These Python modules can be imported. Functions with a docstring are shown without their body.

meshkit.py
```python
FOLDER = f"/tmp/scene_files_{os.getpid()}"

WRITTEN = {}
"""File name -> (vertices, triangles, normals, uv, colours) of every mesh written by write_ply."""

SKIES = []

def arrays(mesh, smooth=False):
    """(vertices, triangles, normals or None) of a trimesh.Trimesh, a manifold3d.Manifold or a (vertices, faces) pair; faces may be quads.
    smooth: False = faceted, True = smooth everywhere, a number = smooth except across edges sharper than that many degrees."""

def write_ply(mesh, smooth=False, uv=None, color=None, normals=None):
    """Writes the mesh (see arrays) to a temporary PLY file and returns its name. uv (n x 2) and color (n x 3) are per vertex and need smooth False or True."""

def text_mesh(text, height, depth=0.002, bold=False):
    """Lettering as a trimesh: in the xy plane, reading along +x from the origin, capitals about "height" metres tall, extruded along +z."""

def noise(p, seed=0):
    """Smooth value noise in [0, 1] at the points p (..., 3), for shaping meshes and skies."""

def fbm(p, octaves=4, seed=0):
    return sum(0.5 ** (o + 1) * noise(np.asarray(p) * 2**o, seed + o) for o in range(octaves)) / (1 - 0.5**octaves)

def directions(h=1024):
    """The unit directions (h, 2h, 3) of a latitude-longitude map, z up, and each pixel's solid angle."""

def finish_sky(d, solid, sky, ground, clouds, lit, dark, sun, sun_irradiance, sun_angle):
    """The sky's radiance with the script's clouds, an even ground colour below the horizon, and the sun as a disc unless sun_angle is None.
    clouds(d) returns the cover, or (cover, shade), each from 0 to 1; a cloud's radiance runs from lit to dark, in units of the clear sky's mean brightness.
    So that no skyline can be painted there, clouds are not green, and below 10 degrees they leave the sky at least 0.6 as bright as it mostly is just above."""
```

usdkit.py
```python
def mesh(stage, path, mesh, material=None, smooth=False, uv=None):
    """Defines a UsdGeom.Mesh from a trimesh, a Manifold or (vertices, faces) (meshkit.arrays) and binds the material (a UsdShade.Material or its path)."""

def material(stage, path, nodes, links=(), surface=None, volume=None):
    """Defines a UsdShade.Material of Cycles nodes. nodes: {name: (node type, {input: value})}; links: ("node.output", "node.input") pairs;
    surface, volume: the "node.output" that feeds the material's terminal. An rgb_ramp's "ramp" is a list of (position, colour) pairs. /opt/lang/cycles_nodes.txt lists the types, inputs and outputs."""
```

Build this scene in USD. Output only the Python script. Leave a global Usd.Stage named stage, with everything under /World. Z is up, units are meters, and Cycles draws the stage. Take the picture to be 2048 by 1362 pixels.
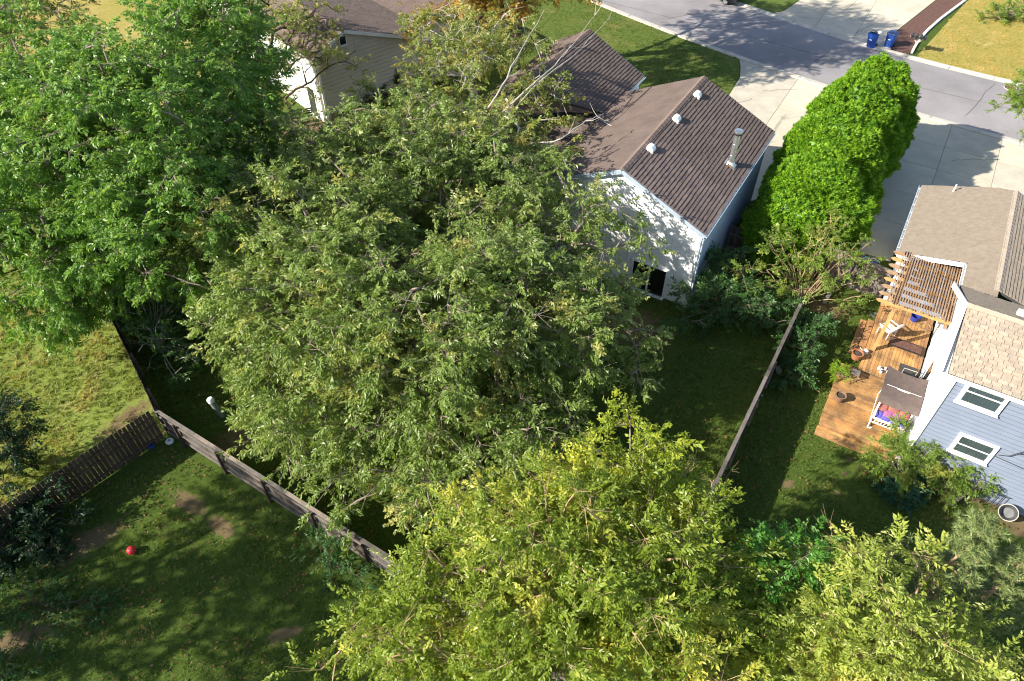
import math, random
import numpy as np
import trimesh, shapely.geometry as sg
import usdkit, meshkit
from pxr import Usd, UsdGeom, UsdLux, UsdShade, Gf, Sdf, Vt

stage = Usd.Stage.CreateInMemory()
UsdGeom.SetStageUpAxis(stage, UsdGeom.Tokens.z)
UsdGeom.SetStageMetersPerUnit(stage, 1.0)
world = UsdGeom.Xform.Define(stage, '/World')
stage.SetDefaultPrim(world.GetPrim())
UsdGeom.Scope.Define(stage, '/World/Looks')

# ---------------------------------------------------------------- camera, sky, sun, exposure
cam = UsdGeom.Camera.Define(stage, '/World/camera')
cam.CreateHorizontalApertureAttr(36.0)
cam.CreateVerticalApertureAttr(36.0 * 681 / 1024)
cam.CreateFocalLengthAttr(36.0 * 1440 / 2048)
cam.CreateClippingRangeAttr(Gf.Vec2f(0.1, 2000))
cam.AddTranslateOp().Set(Gf.Vec3d(0, 0, 24.0))
cam.AddRotateXOp().Set(90.0 - 46.0)
cam.CreateExposureAttr(1.27)

SUN_EL = math.radians(31.0)
SUN_H = np.array([-0.955, -0.295])
SUN_ROT = math.atan2(SUN_H[0], SUN_H[1])
sun_dir = np.array([SUN_H[0] * math.cos(SUN_EL), SUN_H[1] * math.cos(SUN_EL), math.sin(SUN_EL)])

sky = UsdLux.DomeLight.Define(stage, '/World/sky')
skymat = usdkit.material(stage, '/World/Looks/sky', {
    'tex': ('sky_texture', {'sky_type': 'single_scattering', 'sun_disc': False, 'sun_elevation': SUN_EL,
                            'sun_rotation': SUN_ROT, 'altitude': 100.0}),
    'bg': ('background_shader', {'strength': 0.088})}, [('tex.color', 'bg.color')], surface='bg.background')
UsdShade.MaterialBindingAPI.Apply(sky.GetPrim()).Bind(skymat)
sky.GetPrim().SetCustomDataByKey('kind', 'structure')

sun = UsdLux.DistantLight.Define(stage, '/World/sun')
sun.CreateIntensityAttr(1.2)
sun.CreateAngleAttr(0.55)
sun.CreateNormalizeAttr(True)
sun.CreateColorAttr(Gf.Vec3f(1.0, 0.93, 0.80))
zax = Gf.Vec3d(*map(float, sun_dir))
rot = Gf.Rotation(Gf.Vec3d(0, 0, 1), zax)
sun.AddOrientOp().Set(Gf.Quatf(rot.GetQuat()))

# ---------------------------------------------------------------- frame of the street: a runs from the back yards to the street, b along the street
AZ = math.radians(30.9)
DA = np.array([math.sin(AZ), math.cos(AZ), 0.0])
DB = np.array([math.cos(AZ), -math.sin(AZ), 0.0])
ORG = np.array([8.497, 25.330, 0.0])
UPV = np.array([0, 0, 1.0])

def W(a, b, z=0.0):
    return ORG + a * DA + b * DB + np.array([0, 0, z])

def AB(p):
    q = np.asarray(p, float) - ORG
    return float(q @ DA), float(q @ DB)

# ---------------------------------------------------------------- scene helpers
counts = {}

def fresh(parent, name):
    k = (parent, name)
    n = counts.get(k, 0)
    counts[k] = n + 1
    return f'{parent}/{name}' if n == 0 else f'{parent}/{name}_{n:03d}'

class Node:
    def __init__(self, prim, base):
        self.prim, self.base, self.path = prim, np.asarray(base, float), str(prim.GetPath())

def tag(prim, label=None, cat=None, group=None, kind=None):
    prim = getattr(prim, 'prim', prim)
    for k, v in (('label', label), ('category', cat), ('group', group), ('kind', kind)):
        if v:
            prim.SetCustomDataByKey(k, v)
    return prim

def thing(name, label, cat, base=(0, 0, 0), group=None, kind=None):
    x = UsdGeom.Xform.Define(stage, fresh('/World', name))
    x.AddTranslateOp().Set(Gf.Vec3d(*map(float, base)))
    tag(x.GetPrim(), label, cat, group, kind)
    return Node(x.GetPrim(), base)

class MB:
    """collects pieces (in world coordinates) that become one mesh"""
    def __init__(self):
        self.v, self.f, self.n = [], [], 0
    def add(self, v, f):
        v = np.asarray(v, float); f = np.asarray(f, int)
        self.v.append(v); self.f.append(f + self.n); self.n += len(v)
        return self
    def tm(self, m):
        return self.add(m.vertices, m.faces)
    def obox(self, c, ux, uy, uz):
        c, ux, uy, uz = (np.asarray(t, float) for t in (c, ux, uy, uz))
        s = np.array([[i, j, k] for i in (-1, 1) for j in (-1, 1) for k in (-1, 1)], float)
        v = c + s[:, :1] * ux + s[:, 1:2] * uy + s[:, 2:] * uz
        f = BOXF if np.cross(ux, uy) @ uz > 0 else BOXF[:, ::-1]
        return self.add(v, f)
    def box(self, a0, a1, b0, b1, z0, z1):
        return self.obox(W((a0 + a1) / 2, (b0 + b1) / 2, (z0 + z1) / 2), DA * (a1 - a0) / 2, DB * (b1 - b0) / 2, UPV * (z1 - z0) / 2)
    def beam(self, p, q, w, h, up=UPV):
        p, q = np.asarray(p, float), np.asarray(q, float)
        d = q - p; L = np.linalg.norm(d); d = d / L
        s = np.cross(d, up)
        if np.linalg.norm(s) < 1e-6:
            s = np.cross(d, [1, 0, 0])
        s /= np.linalg.norm(s); u = np.cross(s, d)
        return self.obox((p + q) / 2, d * L / 2, s * w / 2, u * h / 2)
    def tube(self, pts, r, n=8, closed=False):
        pts = np.asarray(pts, float); m = len(pts)
        r = np.broadcast_to(np.asarray(r, float), (m,))
        t = np.gradient(pts, axis=0)
        if closed:
            t = np.roll(pts, -1, 0) - np.roll(pts, 1, 0)
        t /= np.linalg.norm(t, axis=1, keepdims=True) + 1e-12
        ref = np.array([0, 0, 1.0]) if abs(t[0, 2]) < .9 else np.array([1.0, 0, 0])
        s = np.cross(t, ref); s /= np.linalg.norm(s, axis=1, keepdims=True) + 1e-12
        u = np.cross(t, s)
        th = np.linspace(0, 2 * np.pi, n, endpoint=False)
        v = pts[:, None] + r[:, None, None] * (np.cos(th)[None, :, None] * s[:, None] + np.sin(th)[None, :, None] * u[:, None])
        f = []
        for i in range(m if closed else m - 1):
            j = (i + 1) % m
            for k in range(n):
                l = (k + 1) % n
                f += [[i * n + k, i * n + l, j * n + l], [i * n + k, j * n + l, j * n + k]]
        v = v.reshape(-1, 3)
        if not closed:
            v = np.vstack([v, pts[:1], pts[-1:]]); c0, c1 = m * n, m * n + 1
            for k in range(n):
                l = (k + 1) % n
                f += [[c0, l, k], [c1, (m - 1) * n + k, (m - 1) * n + l]]
        return self.add(v, np.array(f)[:, ::-1])
    def lathe(self, base, prof, n=20, axis=UPV):
        """profile [(radius, height)...] about a vertical axis at base"""
        base = np.asarray(base, float)
        axis = np.asarray(axis, float) / np.linalg.norm(axis)
        e = np.cross(axis, [0.0, 1, 0]) if abs(axis[1]) < .9 else np.cross(axis, [1.0, 0, 0])
        e /= np.linalg.norm(e); g = np.cross(axis, e)
        th = np.linspace(0, 2 * np.pi, n, endpoint=False)
        v = np.concatenate([base + r * (np.cos(th)[:, None] * e + np.sin(th)[:, None] * g) + h * axis for r, h in prof])
        f = []
        for i in range(len(prof) - 1):
            for k in range(n):
                l = (k + 1) % n
                f += [[i * n + k, i * n + l, (i + 1) * n + l], [i * n + k, (i + 1) * n + l, (i + 1) * n + k]]
        return self.add(v, f)
    def poly(self, pts2, z0, z1):
        """vertical prism over a polygon given in world x, y"""
        pg = pts2 if isinstance(pts2, sg.Polygon) else sg.Polygon([tuple(p[:2]) for p in pts2])
        m = trimesh.creation.extrude_polygon(pg, z1 - z0); m.apply_translation([0, 0, z0])
        return self.tm(m)
    def arrays(self):
        return np.vstack(self.v), np.vstack(self.f)
    def build(self, name, material, parent=None, label=None, kind=None, smooth=False):
        return obj(name, self.arrays(), material, parent, label, kind, smooth)

BOXF = np.array([[0, 1, 3], [0, 3, 2], [4, 6, 7], [4, 7, 5], [0, 4, 5], [0, 5, 1], [2, 3, 7], [2, 7, 6], [0, 2, 6], [0, 6, 4], [1, 5, 7], [1, 7, 3]])

def obj(name, vf, material, parent=None, label=None, kind=None, smooth=False):
    v, f = vf
    pp = parent.path if parent is not None else '/World'
    base = parent.base if parent is not None else np.zeros(3)
    m = usdkit.mesh(stage, fresh(pp, name), (v - base, f), material, smooth=smooth)
    if parent is None and kind == 'structure':
        tag(m.GetPrim(), kind=kind)
    else:
        tag(m.GetPrim(), label=label, kind=kind)
    m.CreateDoubleSidedAttr(True)
    n = Node(m.GetPrim(), base)
    return n

# ---------------------------------------------------------------- materials
def lerp(c, k):
    return tuple(min(1, x * k) for x in c)

def mat(name, col, rough=.7, scale=3.0, amount=.25, fine=0.0, finescale=40.0, bump=0.0, bumpscale=60.0, spec=.4, metallic=0.0, col2=None, island=0.0, stretch=None):
    """a base colour broken up by noise in world space, optional fine grain and bump"""
    c1, c2 = (lerp(col, 1 - amount), lerp(col, 1 + amount)) if col2 is None else (col, col2)
    n = {'geo': ('geometry', {}), 'n1': ('noise_texture', {'scale': scale, 'detail': 4.0, 'roughness': .6}),
         'r1': ('rgb_ramp', {'ramp': [(0.3, c1), (0.7, c2)]}),
         'p': ('principled_bsdf', {'roughness': rough, 'specular_ior_level': spec, 'metallic': metallic})}
    l = [('n1.fac', 'r1.fac')]
    src = 'geo.position'
    if stretch is not None:
        n['mp'] = ('mapping', {'scale': stretch[0], 'rotation': (0, 0, stretch[1])})
        l += [('geo.position', 'mp.vector')]; src = 'mp.vector'
    l += [(src, 'n1.vector')]
    out = 'r1.color'
    if fine:
        n['n2'] = ('noise_texture', {'scale': finescale, 'detail': 3.0, 'roughness': .7})
        n['r2'] = ('rgb_ramp', {'ramp': [(0.25, (1 - fine,) * 3), (0.75, (1 + fine,) * 3)]})
        n['m2'] = ('mix_color', {'blend_type': 'multiply', 'fac': 1.0, 'use_clamp': False})
        l += [(src, 'n2.vector'), ('n2.fac', 'r2.fac'), (out, 'm2.a'), ('r2.color', 'm2.b')]
        out = 'm2.result'
    if island:
        n['r3'] = ('rgb_ramp', {'ramp': [(0.0, (1 - island,) * 3), (1.0, (1 + island,) * 3)]})
        n['m3'] = ('mix_color', {'blend_type': 'multiply', 'fac': 1.0, 'use_clamp': False})
        l += [('geo.random_per_island', 'r3.fac'), (out, 'm3.a'), ('r3.color', 'm3.b')]
        out = 'm3.result'
    l += [(out, 'p.base_color')]
    if bump:
        n['nb'] = ('noise_texture', {'scale': bumpscale, 'detail': 3.0})
        n['b'] = ('bump', {'strength': bump, 'distance': .02})
        l += [(src, 'nb.vector'), ('nb.fac', 'b.height'), ('b.normal', 'p.normal')]
    return usdkit.material(stage, '/World/Looks/' + name, n, l, surface='p.BSDF')

def leafmat(name, dark, light, back, yellow=None, nscale=.9, transl=.42, rough=.42, yamt=.15):
    """leaf: tone by clump (world noise) and by leaf (island), paler underside, light through the blade"""
    K = 1.5
    dark, light, back = lerp(dark, K), lerp(light, K), lerp(back, 1.3)
    yellow = lerp(yellow, 1.3) if yellow is not None else None
    n = {'geo': ('geometry', {}), 'n1': ('noise_texture', {'scale': nscale, 'detail': 2.0}),
         'add': ('math', {'math_type': 'multiply_add', 'value2': .55, 'value3': -.06}),
         'isl': ('math', {'math_type': 'multiply_add', 'value2': .8}),
         'r1': ('rgb_ramp', {'ramp': [(0.25, dark), (0.85, light)]}),
         'mb': ('mix_color', {'blend_type': 'mix', 'b': back}),
         'bf': ('math', {'math_type': 'multiply', 'value2': .7}),
         'p': ('principled_bsdf', {'roughness': rough, 'specular_ior_level': .45}),
         't': ('translucent_bsdf', {}), 'mx': ('mix_closure', {'fac': transl}),
         'tc': ('mix_color', {'blend_type': 'multiply', 'fac': 1.0, 'b': (1.25, 1.25, .55), 'use_clamp': False})}
    l = [('geo.position', 'n1.vector'), ('geo.random_per_island', 'isl.value1'), ('n1.fac', 'add.value1'), ('add.value', 'isl.value3'),
         ('isl.value', 'r1.fac'), ('r1.color', 'mb.a'), ('geo.backfacing', 'bf.value1'), ('bf.value', 'mb.fac')]
    out = 'mb.result'
    if yellow is not None:
        n['n3'] = ('noise_texture', {'scale': .45, 'detail': 3.0, 'roughness': .7})
        n['r3'] = ('rgb_ramp', {'ramp': [(.62 - yamt, (0, 0, 0)), (.8 - yamt, (1, 1, 1))]})
        n['my'] = ('mix_color', {'blend_type': 'mix', 'b': yellow})
        l += [('geo.position', 'n3.vector'), ('n3.fac', 'r3.fac'), ('r3.color', 'my.fac'), (out, 'my.a')]
        out = 'my.result'
    l += [(out, 'p.base_color'), (out, 'tc.a'), ('tc.result', 't.color'), ('p.BSDF', 'mx.closure1'), ('t.BSDF', 'mx.closure2')]
    return usdkit.material(stage, '/World/Looks/' + name, n, l, surface='mx.closure')

def glassmat(name, tint=(.9, .95, .95)):
    n = {'f': ('fresnel', {'IOR': 1.5}), 't': ('transparent_bsdf', {'color': tint}), 'g': ('glossy_bsdf', {'roughness': .03, 'color': (1, 1, 1)}), 'm': ('mix_closure', {})}
    return usdkit.material(stage, '/World/Looks/' + name, n, [('f.fac', 'm.fac'), ('t.BSDF', 'm.closure1'), ('g.BSDF', 'm.closure2')], surface='m.closure')

M = {}
M['asphalt'] = mat('asphalt', (.245, .230, .235), .9, .22, .20, fine=.30, finescale=28, bump=.25, bumpscale=80, spec=.25)
M['concrete'] = mat('concrete', (.48, .43, .34), .9, .8, .10, fine=.10, finescale=14, bump=.12, bumpscale=50, spec=.2)
M['concrete_b'] = mat('concrete_pale', (.52, .465, .37), .9, 1.1, .09, fine=.10, finescale=15, bump=.12, bumpscale=50, spec=.2)
M['concrete_c'] = mat('concrete_grey', (.44, .40, .33), .9, .9, .12, fine=.12, finescale=13, bump=.12, bumpscale=50, spec=.2)
M['kerb'] = mat('kerb_concrete', (.46, .43, .37), .9, 1.2, .12, fine=.1, finescale=20, spec=.2)
M['joint'] = mat('joint_dirt', (.09, .075, .05), .95, 5, .3)
M['stone'] = mat('stone', (.34, .31, .28), .85, 6, .3, bump=.4, bumpscale=20)
M['white'] = mat('white_paint', (.78, .78, .76), .6, 1.0, .04, fine=.03, finescale=9)
M['whitewall'] = mat('white_siding', (.80, .80, .80), .7, .8, .03, fine=.03, finescale=10)
M['paleblue'] = mat('pale_blue_siding', (.43, .48, .54), .7, 1.0, .06, fine=.05, finescale=10)
M['crack'] = mat('crack_fill', (.06, .055, .05), .9, 4, .2)
M['trim'] = mat('trim_paint', (.72, .72, .71), .5, 2, .05)
M['beige'] = mat('beige_siding', (.46, .40, .33), .75, 1.2, .06, fine=.05, finescale=20)
M['beige_trim'] = mat('pale_trim', (.62, .60, .56), .6, 2, .05)
M['brick'] = mat('brick_base', (.24, .15, .10), .9, 12, .3, fine=.2, finescale=60)
M['blue'] = mat('blue_siding', (.195, .232, .315), .65, 1.4, .06, fine=.04, finescale=25)
M['blue_b'] = mat('blue_siding_pale', (.22, .257, .338), .65, 1.4, .06, fine=.04, finescale=25)
M['gutter'] = mat('gutter', (.66, .68, .70), .4, 3, .06, spec=.5)
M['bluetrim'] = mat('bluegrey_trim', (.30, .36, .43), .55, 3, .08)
for k, c in (('roof_a', (0.171, 0.128, 0.112)), ('roof_b', (0.188, 0.139, 0.119)), ('roof_c', (0.15, 0.114, 0.105))):
    M[k] = mat('brown_shingle_' + k[-1], c, .92, 1.1, .16, fine=.28, finescale=60, bump=.35, bumpscale=120, spec=.2)
M['roof_all'] = mat('brown_shingle', (.172, .130, .113), .92, 1.1, .16, fine=.28, finescale=60, bump=.35, bumpscale=120, spec=.2, island=.16)
for k, c in (('tan_a', (0.337, 0.28, 0.218)), ('tan_b', (0.37, 0.306, 0.235)), ('tan_c', (0.317, 0.268, 0.218)), ('tan_d', (0.397, 0.335, 0.26))):
    M[k] = mat('tan_shingle_' + k[-1], c, .92, 6, .12, fine=.22, finescale=70, bump=.3, bumpscale=120, spec=.2)
M['tan_all'] = mat('tan_shingle', (.345, .285, .222), .92, 4, .12, fine=.22, finescale=70, bump=.3, bumpscale=120, spec=.2, island=.24)
M['felt'] = mat('roof_felt', (.05, .045, .045), .95, 4, .2)
M['glass'] = glassmat('window_glass')
M['curtain'] = mat('curtain', (.60, .63, .64), .9, 3, .15, stretch=((9, 9, .3), 0.0), col2=(.86, .86, .84))
M['dark'] = mat('dark_interior', (.035, .032, .03), .9, 2, .2)
M['metal'] = mat('galvanised_steel', (.62, .64, .67), .32, 5, .12, metallic=.9, fine=.1, finescale=12)
M['whitemetal'] = mat('white_enamel', (.72, .70, .66), .45, 6, .08)
M['black'] = mat('black_metal', (.018, .018, .02), .45, 4, .3)
M['rust'] = mat('rusty_metal', (.19, .085, .04), .8, 10, .4)
M['fence_w'] = mat('weathered_wood', (.145, .128, .116), .9, 3, .25, fine=.22, finescale=30, bump=.3, bumpscale=40, spec=.2)
M['fence_w2'] = mat('weathered_wood_pale', (.225, .185, .16), .9, 3, .25, fine=.22, finescale=30, bump=.3, bumpscale=40, spec=.2)
M['fence_w3'] = mat('weathered_wood_dark', (.098, .086, .077), .9, 3, .28, fine=.22, finescale=30, bump=.3, bumpscale=40, spec=.2)
M['fence_d'] = mat('brown_fence_wood', (.070, .048, .034), .88, 3, .25, fine=.22, finescale=30, bump=.3, bumpscale=40, spec=.2)
M['fence_d2'] = mat('brown_fence_wood_dark', (.050, .035, .026), .88, 3, .25, fine=.22, finescale=30, bump=.3, bumpscale=40, spec=.2)
M['fence_g'] = mat('grey_fence_wood', (.27, .255, .245), .9, 2.5, .3, fine=.2, finescale=25, bump=.3, bumpscale=40, spec=.2)
for k, c in (('deck_a', (.40, .205, .068)), ('deck_b', (.47, .255, .095)), ('deck_c', (.34, .18, .075)), ('deck_d', (.44, .24, .085))):
    M[k] = mat('cedar_deck_' + k[-1], (c[0] * .42, c[1] * .46, c[2] * .62), .62, 1.5, .3, fine=.32, finescale=16, bump=.2, bumpscale=30, spec=.35, col2=lerp(c, 1.22))
M['deck_step'] = mat('cedar_step', (.46, .26, .09), .62, 2.2, .25, fine=.16, finescale=18, spec=.35)
M['perg'] = mat('pergola_wood', (.22, .115, .05), .75, 2.2, .35, fine=.25, finescale=25, spec=.3, col2=(.36, .26, .18))
M['perg2'] = mat('pergola_wood_grey', (.30, .24, .19), .8, 3, .3, fine=.2, finescale=25, spec=.3)
M['post'] = mat('cedar_post', (.42, .25, .10), .65, 2, .2, fine=.12, finescale=20)
M['bark'] = mat('bark_grey_brown', (.20, .165, .135), .95, 5, .3, fine=.25, finescale=30, bump=.4, bumpscale=30, spec=.2)
M['bark_pale'] = mat('bark_pale', (.40, .36, .31), .9, 4, .3, fine=.2, finescale=30, bump=.3, bumpscale=30, spec=.2)
M['bark_dark'] = mat('bark_dark', (.075, .055, .042), .95, 5, .3, fine=.25, finescale=30, spec=.2)
M['bark_tan'] = mat('bark_tan', (.33, .235, .14), .9, 5, .3, fine=.2, finescale=30, spec=.2)
M['mulch'] = mat('mulch', (.11, .055, .042), .95, 9, .35, fine=.4, finescale=30, bump=.8, bumpscale=25)
M['soil'] = mat('bare_soil', (.30, .20, .115), .95, 1.5, .25, fine=.3, finescale=16, bump=.6, bumpscale=30)
M['patio'] = mat('patio', (.36, .27, .19), .95, 1.5, .2, fine=.2, finescale=16)
M['binblue'] = mat('blue_bin_plastic', (.014, .065, .30), .42, 2, .08, spec=.5)
M['binlid'] = mat('blue_bin_lid', (.022, .045, .155), .45, 2, .08, spec=.5)
M['red'] = mat('red_ball', (.48, .02, .03), .4, 3, .08, spec=.5)
M['pedestal'] = mat('pale_green_cabinet', (.16, .19, .145), .6, 3, .08)
M['canopy'] = mat('brown_canopy_fabric', (.115, .085, .075), .85, 5, .15, fine=.25, finescale=90)
M['cush_p'] = mat('purple_cushion', (.055, .05, .27), .85, 9, .35, col2=(.12, .10, .42))
M['cush_o'] = mat('orange_flowers', (.45, .17, .03), .9, 22, .2, col2=(.10, .03, .14))
M['cush_r'] = mat('rose_cushion', (.34, .10, .13), .9, 18, .2, col2=(.16, .07, .30))
M['terra'] = mat('terracotta', (.33, .13, .06), .8, 4, .2)
M['barrel'] = mat('barrel_planter', (.20, .12, .075), .85, 6, .3)
M['potsoil'] = mat('potting_soil', (.06, .045, .035), .95, 10, .4, bump=.6)
M['mat'] = mat('dark_outdoor_mat', (.05, .048, .05), .9, 6, .25)
M['bluepl'] = mat('blue_plastic', (.02, .035, .22), .4, 3, .1)
M['cloth'] = mat('pale_cushion', (.52, .46, .42), .85, 5, .12)
M['hose'] = mat('garden_hose', (.20, .19, .16), .5, 3, .2)
M['car'] = mat('black_car_paint', (.008, .009, .014), .18, 2, .1, spec=.6)
M['carglass'] = mat('dark_car_glass', (.012, .014, .018), .05, 2, .1, spec=.7)
M['tyre'] = mat('tyre_rubber', (.018, .018, .018), .8, 5, .2)
M['rim'] = mat('alloy_rim', (.55, .56, .58), .3, 3, .08, metallic=.8)
M['iron'] = mat('cast_iron', (.055, .035, .03), .7, 10, .3)
M['mailbox'] = mat('mailbox_paint', (.030, .030, .028), .45, 4, .2)
M['mailpost'] = mat('mailbox_post_wood', (.44, .40, .33), .85, 4, .15)
M['zinc'] = mat('galvanised_tub', (.10, .105, .11), .6, 5, .2, metallic=.2)
M['cable'] = mat('black_cable', (.02, .02, .022), .5, 3, .2)
M['flashing'] = mat('flashing', (.55, .56, .57), .45, 5, .15, metallic=.4)
M['bluechair'] = mat('navy_fabric', (.012, .035, .17), .7, 4, .15)

# ---------------------------------------------------------------- ground, street, drives
rng = np.random.default_rng(11)

def blob(cx, cy, rx, ry, seed, n=40, rough=.25, rotz=0.0):
    r = np.random.default_rng(seed)
    th = np.linspace(0, 2 * np.pi, n, endpoint=False)
    k = np.ones(n)
    for h in range(2, 8):
        k += rough * r.normal() / h * np.cos(h * th + r.uniform(0, 6.28))
    x, y = rx * k * np.cos(th), ry * k * np.sin(th)
    c, s = math.cos(rotz), math.sin(rotz)
    return sg.Polygon(np.c_[cx + c * x - s * y, cy + s * x + c * y]).buffer(0)

def sheet(name, pg, z, material, kind='structure', parent=None):
    mb = MB()
    for g in (pg.geoms if hasattr(pg, 'geoms') else [pg]):
        mb.poly(g, z - .05, z)
    return mb.build(name, material, parent, kind=kind)

def abpoly(pts):
    return sg.Polygon([tuple(W(a, b)[:2]) for a, b in pts])

# bare patches: centre, radii, rotation
BARE = [(5.6, 24.2, 3.0, 1.9, -.5), (-13.0, 41.0, 4.2, 4.8, .4), (-12.3, 14.6, 1.3, .55, -.5), (-10.8, 13.6, 1.1, .5, -.5), (-15.6, 12.9, 2.2, .8, .6), (-16.8, 9.2, 2.4, .7, .3),
        (-10.6, 17.6, 2.4, 1.3, .2), (15.2, 25.2, 1.8, 1.3, .4), (17.4, 15.1, 2.2, .9, -.4), (19.0, 13.6, 1.9, .9, -.5), (-7.6, 9.6, .9, .35, .3), (-15.2, 7.2, 2.0, .5, .35),
        (13.080, 15.860, 0.000)[:2] + (.22, .17, .2), (13.439, 16.542, 0.000)[:2] + (.22, .18, .2), (10.725, 15.424, 0.000)[:2] + (.42, .3, .3), (12.522, 15.021, 0.000)[:2] + (.2, .15, .1), (15.146, 15.607, 0.000)[:2] + (2.2, .7, -.5),
        (-16.2, 18.6, 2.0, .7, .95)]

def grassmat(name, g1, g2, dry, dryamt, bare=()):
    n = {'geo': ('geometry', {}), 'n1': ('noise_texture', {'scale': 5.0, 'detail': 5.0, 'roughness': .75}),
         'r1': ('rgb_ramp', {'ramp': [(.3, g1), (.7, g2)]}),
         'n2': ('noise_texture', {'scale': .35, 'detail': 5.0, 'roughness': .65}),
         'r2': ('rgb_ramp', {'ramp': [(.66 - dryamt, (0, 0, 0)), (.86 - dryamt, (1, 1, 1))]}),
         'm': ('mix_color', {'b': dry}), 'n3': ('noise_texture', {'scale': 26.0, 'detail': 3.0, 'roughness': .8}),
         'r3': ('rgb_ramp', {'ramp': [(.25, (.55,) * 3), (.75, (1.45,) * 3)]}),
         'm3': ('mix_color', {'blend_type': 'multiply', 'fac': 1.0}),
         'b': ('bump', {'strength': .9, 'distance': .06}), 'p': ('principled_bsdf', {'roughness': .95, 'specular_ior_level': .15})}
    l = [('geo.position', 'n1.vector'), ('geo.position', 'n2.vector'), ('geo.position', 'n3.vector'), ('n1.fac', 'r1.fac'), ('n2.fac', 'r2.fac'),
         ('r1.color', 'm.a'), ('r2.color', 'm.fac'), ('m.result', 'm3.a'), ('n3.fac', 'r3.fac'), ('r3.color', 'm3.b'), ('m3.result', 'p.base_color'),
         ('n3.fac', 'b.height'), ('b.normal', 'p.normal')]
    if bare:
        n['nw'] = ('noise_texture', {'scale': 3.2, 'detail': 9.0, 'roughness': .85})
        n['soil'] = ('rgb_ramp', {'ramp': [(.25, (.10, .075, .035)), (.75, (.25, .18, .10))]})
        l += [('geo.position', 'nw.vector'), ('n3.fac', 'soil.fac')]
        prev = None
        for i, (cx, cy, rx, ry, rz) in enumerate(bare):
            c, s = math.cos(rz), math.sin(rz)
            n[f'mp{i}'] = ('mapping', {'mapping_type': 'texture', 'location': (cx, cy, 0), 'rotation': (0, 0, rz), 'scale': (rx, ry, 1.0)})
            n[f'ln{i}'] = ('vector_math', {'math_type': 'length'})
            l += [('geo.position', f'mp{i}.vector'), (f'mp{i}.vector', f'ln{i}.vector1')]
            if prev is None:
                prev = f'ln{i}.value'
            else:
                n[f'mn{i}'] = ('math', {'math_type': 'minimum'})
                l += [(prev, f'mn{i}.value1'), (f'ln{i}.value', f'mn{i}.value2')]
                prev = f'mn{i}.value'
        n['ad'] = ('math', {'math_type': 'multiply_add', 'value2': 3.0})
        n['rb'] = ('rgb_ramp', {'ramp': [(.88, (1, 1, 1)), (.99, (0, 0, 0))]})
        n['sb'] = ('math', {'math_type': 'multiply', 'value2': .45})
        n['mbare'] = ('mix_color', {})
        l = [x for x in l if x[1] != 'p.base_color']
        l += [('nw.fac', 'ad.value1'), (prev, 'ad.value3'), ('ad.value', 'sb.value1'), ('sb.value', 'rb.fac'), ('rb.color', 'mbare.fac'), ('m3.result', 'mbare.a'), ('soil.color', 'mbare.b'), ('mbare.result', 'p.base_color')]
    return usdkit.material(stage, '/World/Looks/' + name, n, l, surface='p.BSDF')

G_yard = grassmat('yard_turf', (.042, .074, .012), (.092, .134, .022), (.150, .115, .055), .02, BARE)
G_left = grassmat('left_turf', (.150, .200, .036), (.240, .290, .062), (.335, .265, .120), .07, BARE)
G_far = grassmat('street_lawn_turf', (.270, .235, .055), (.390, .320, .090), (.470, .350, .140), .15)
G_front = grassmat('front_lawn_turf', (.075, .115, .022), (.130, .170, .034), (.230, .200, .070), .10)

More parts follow.
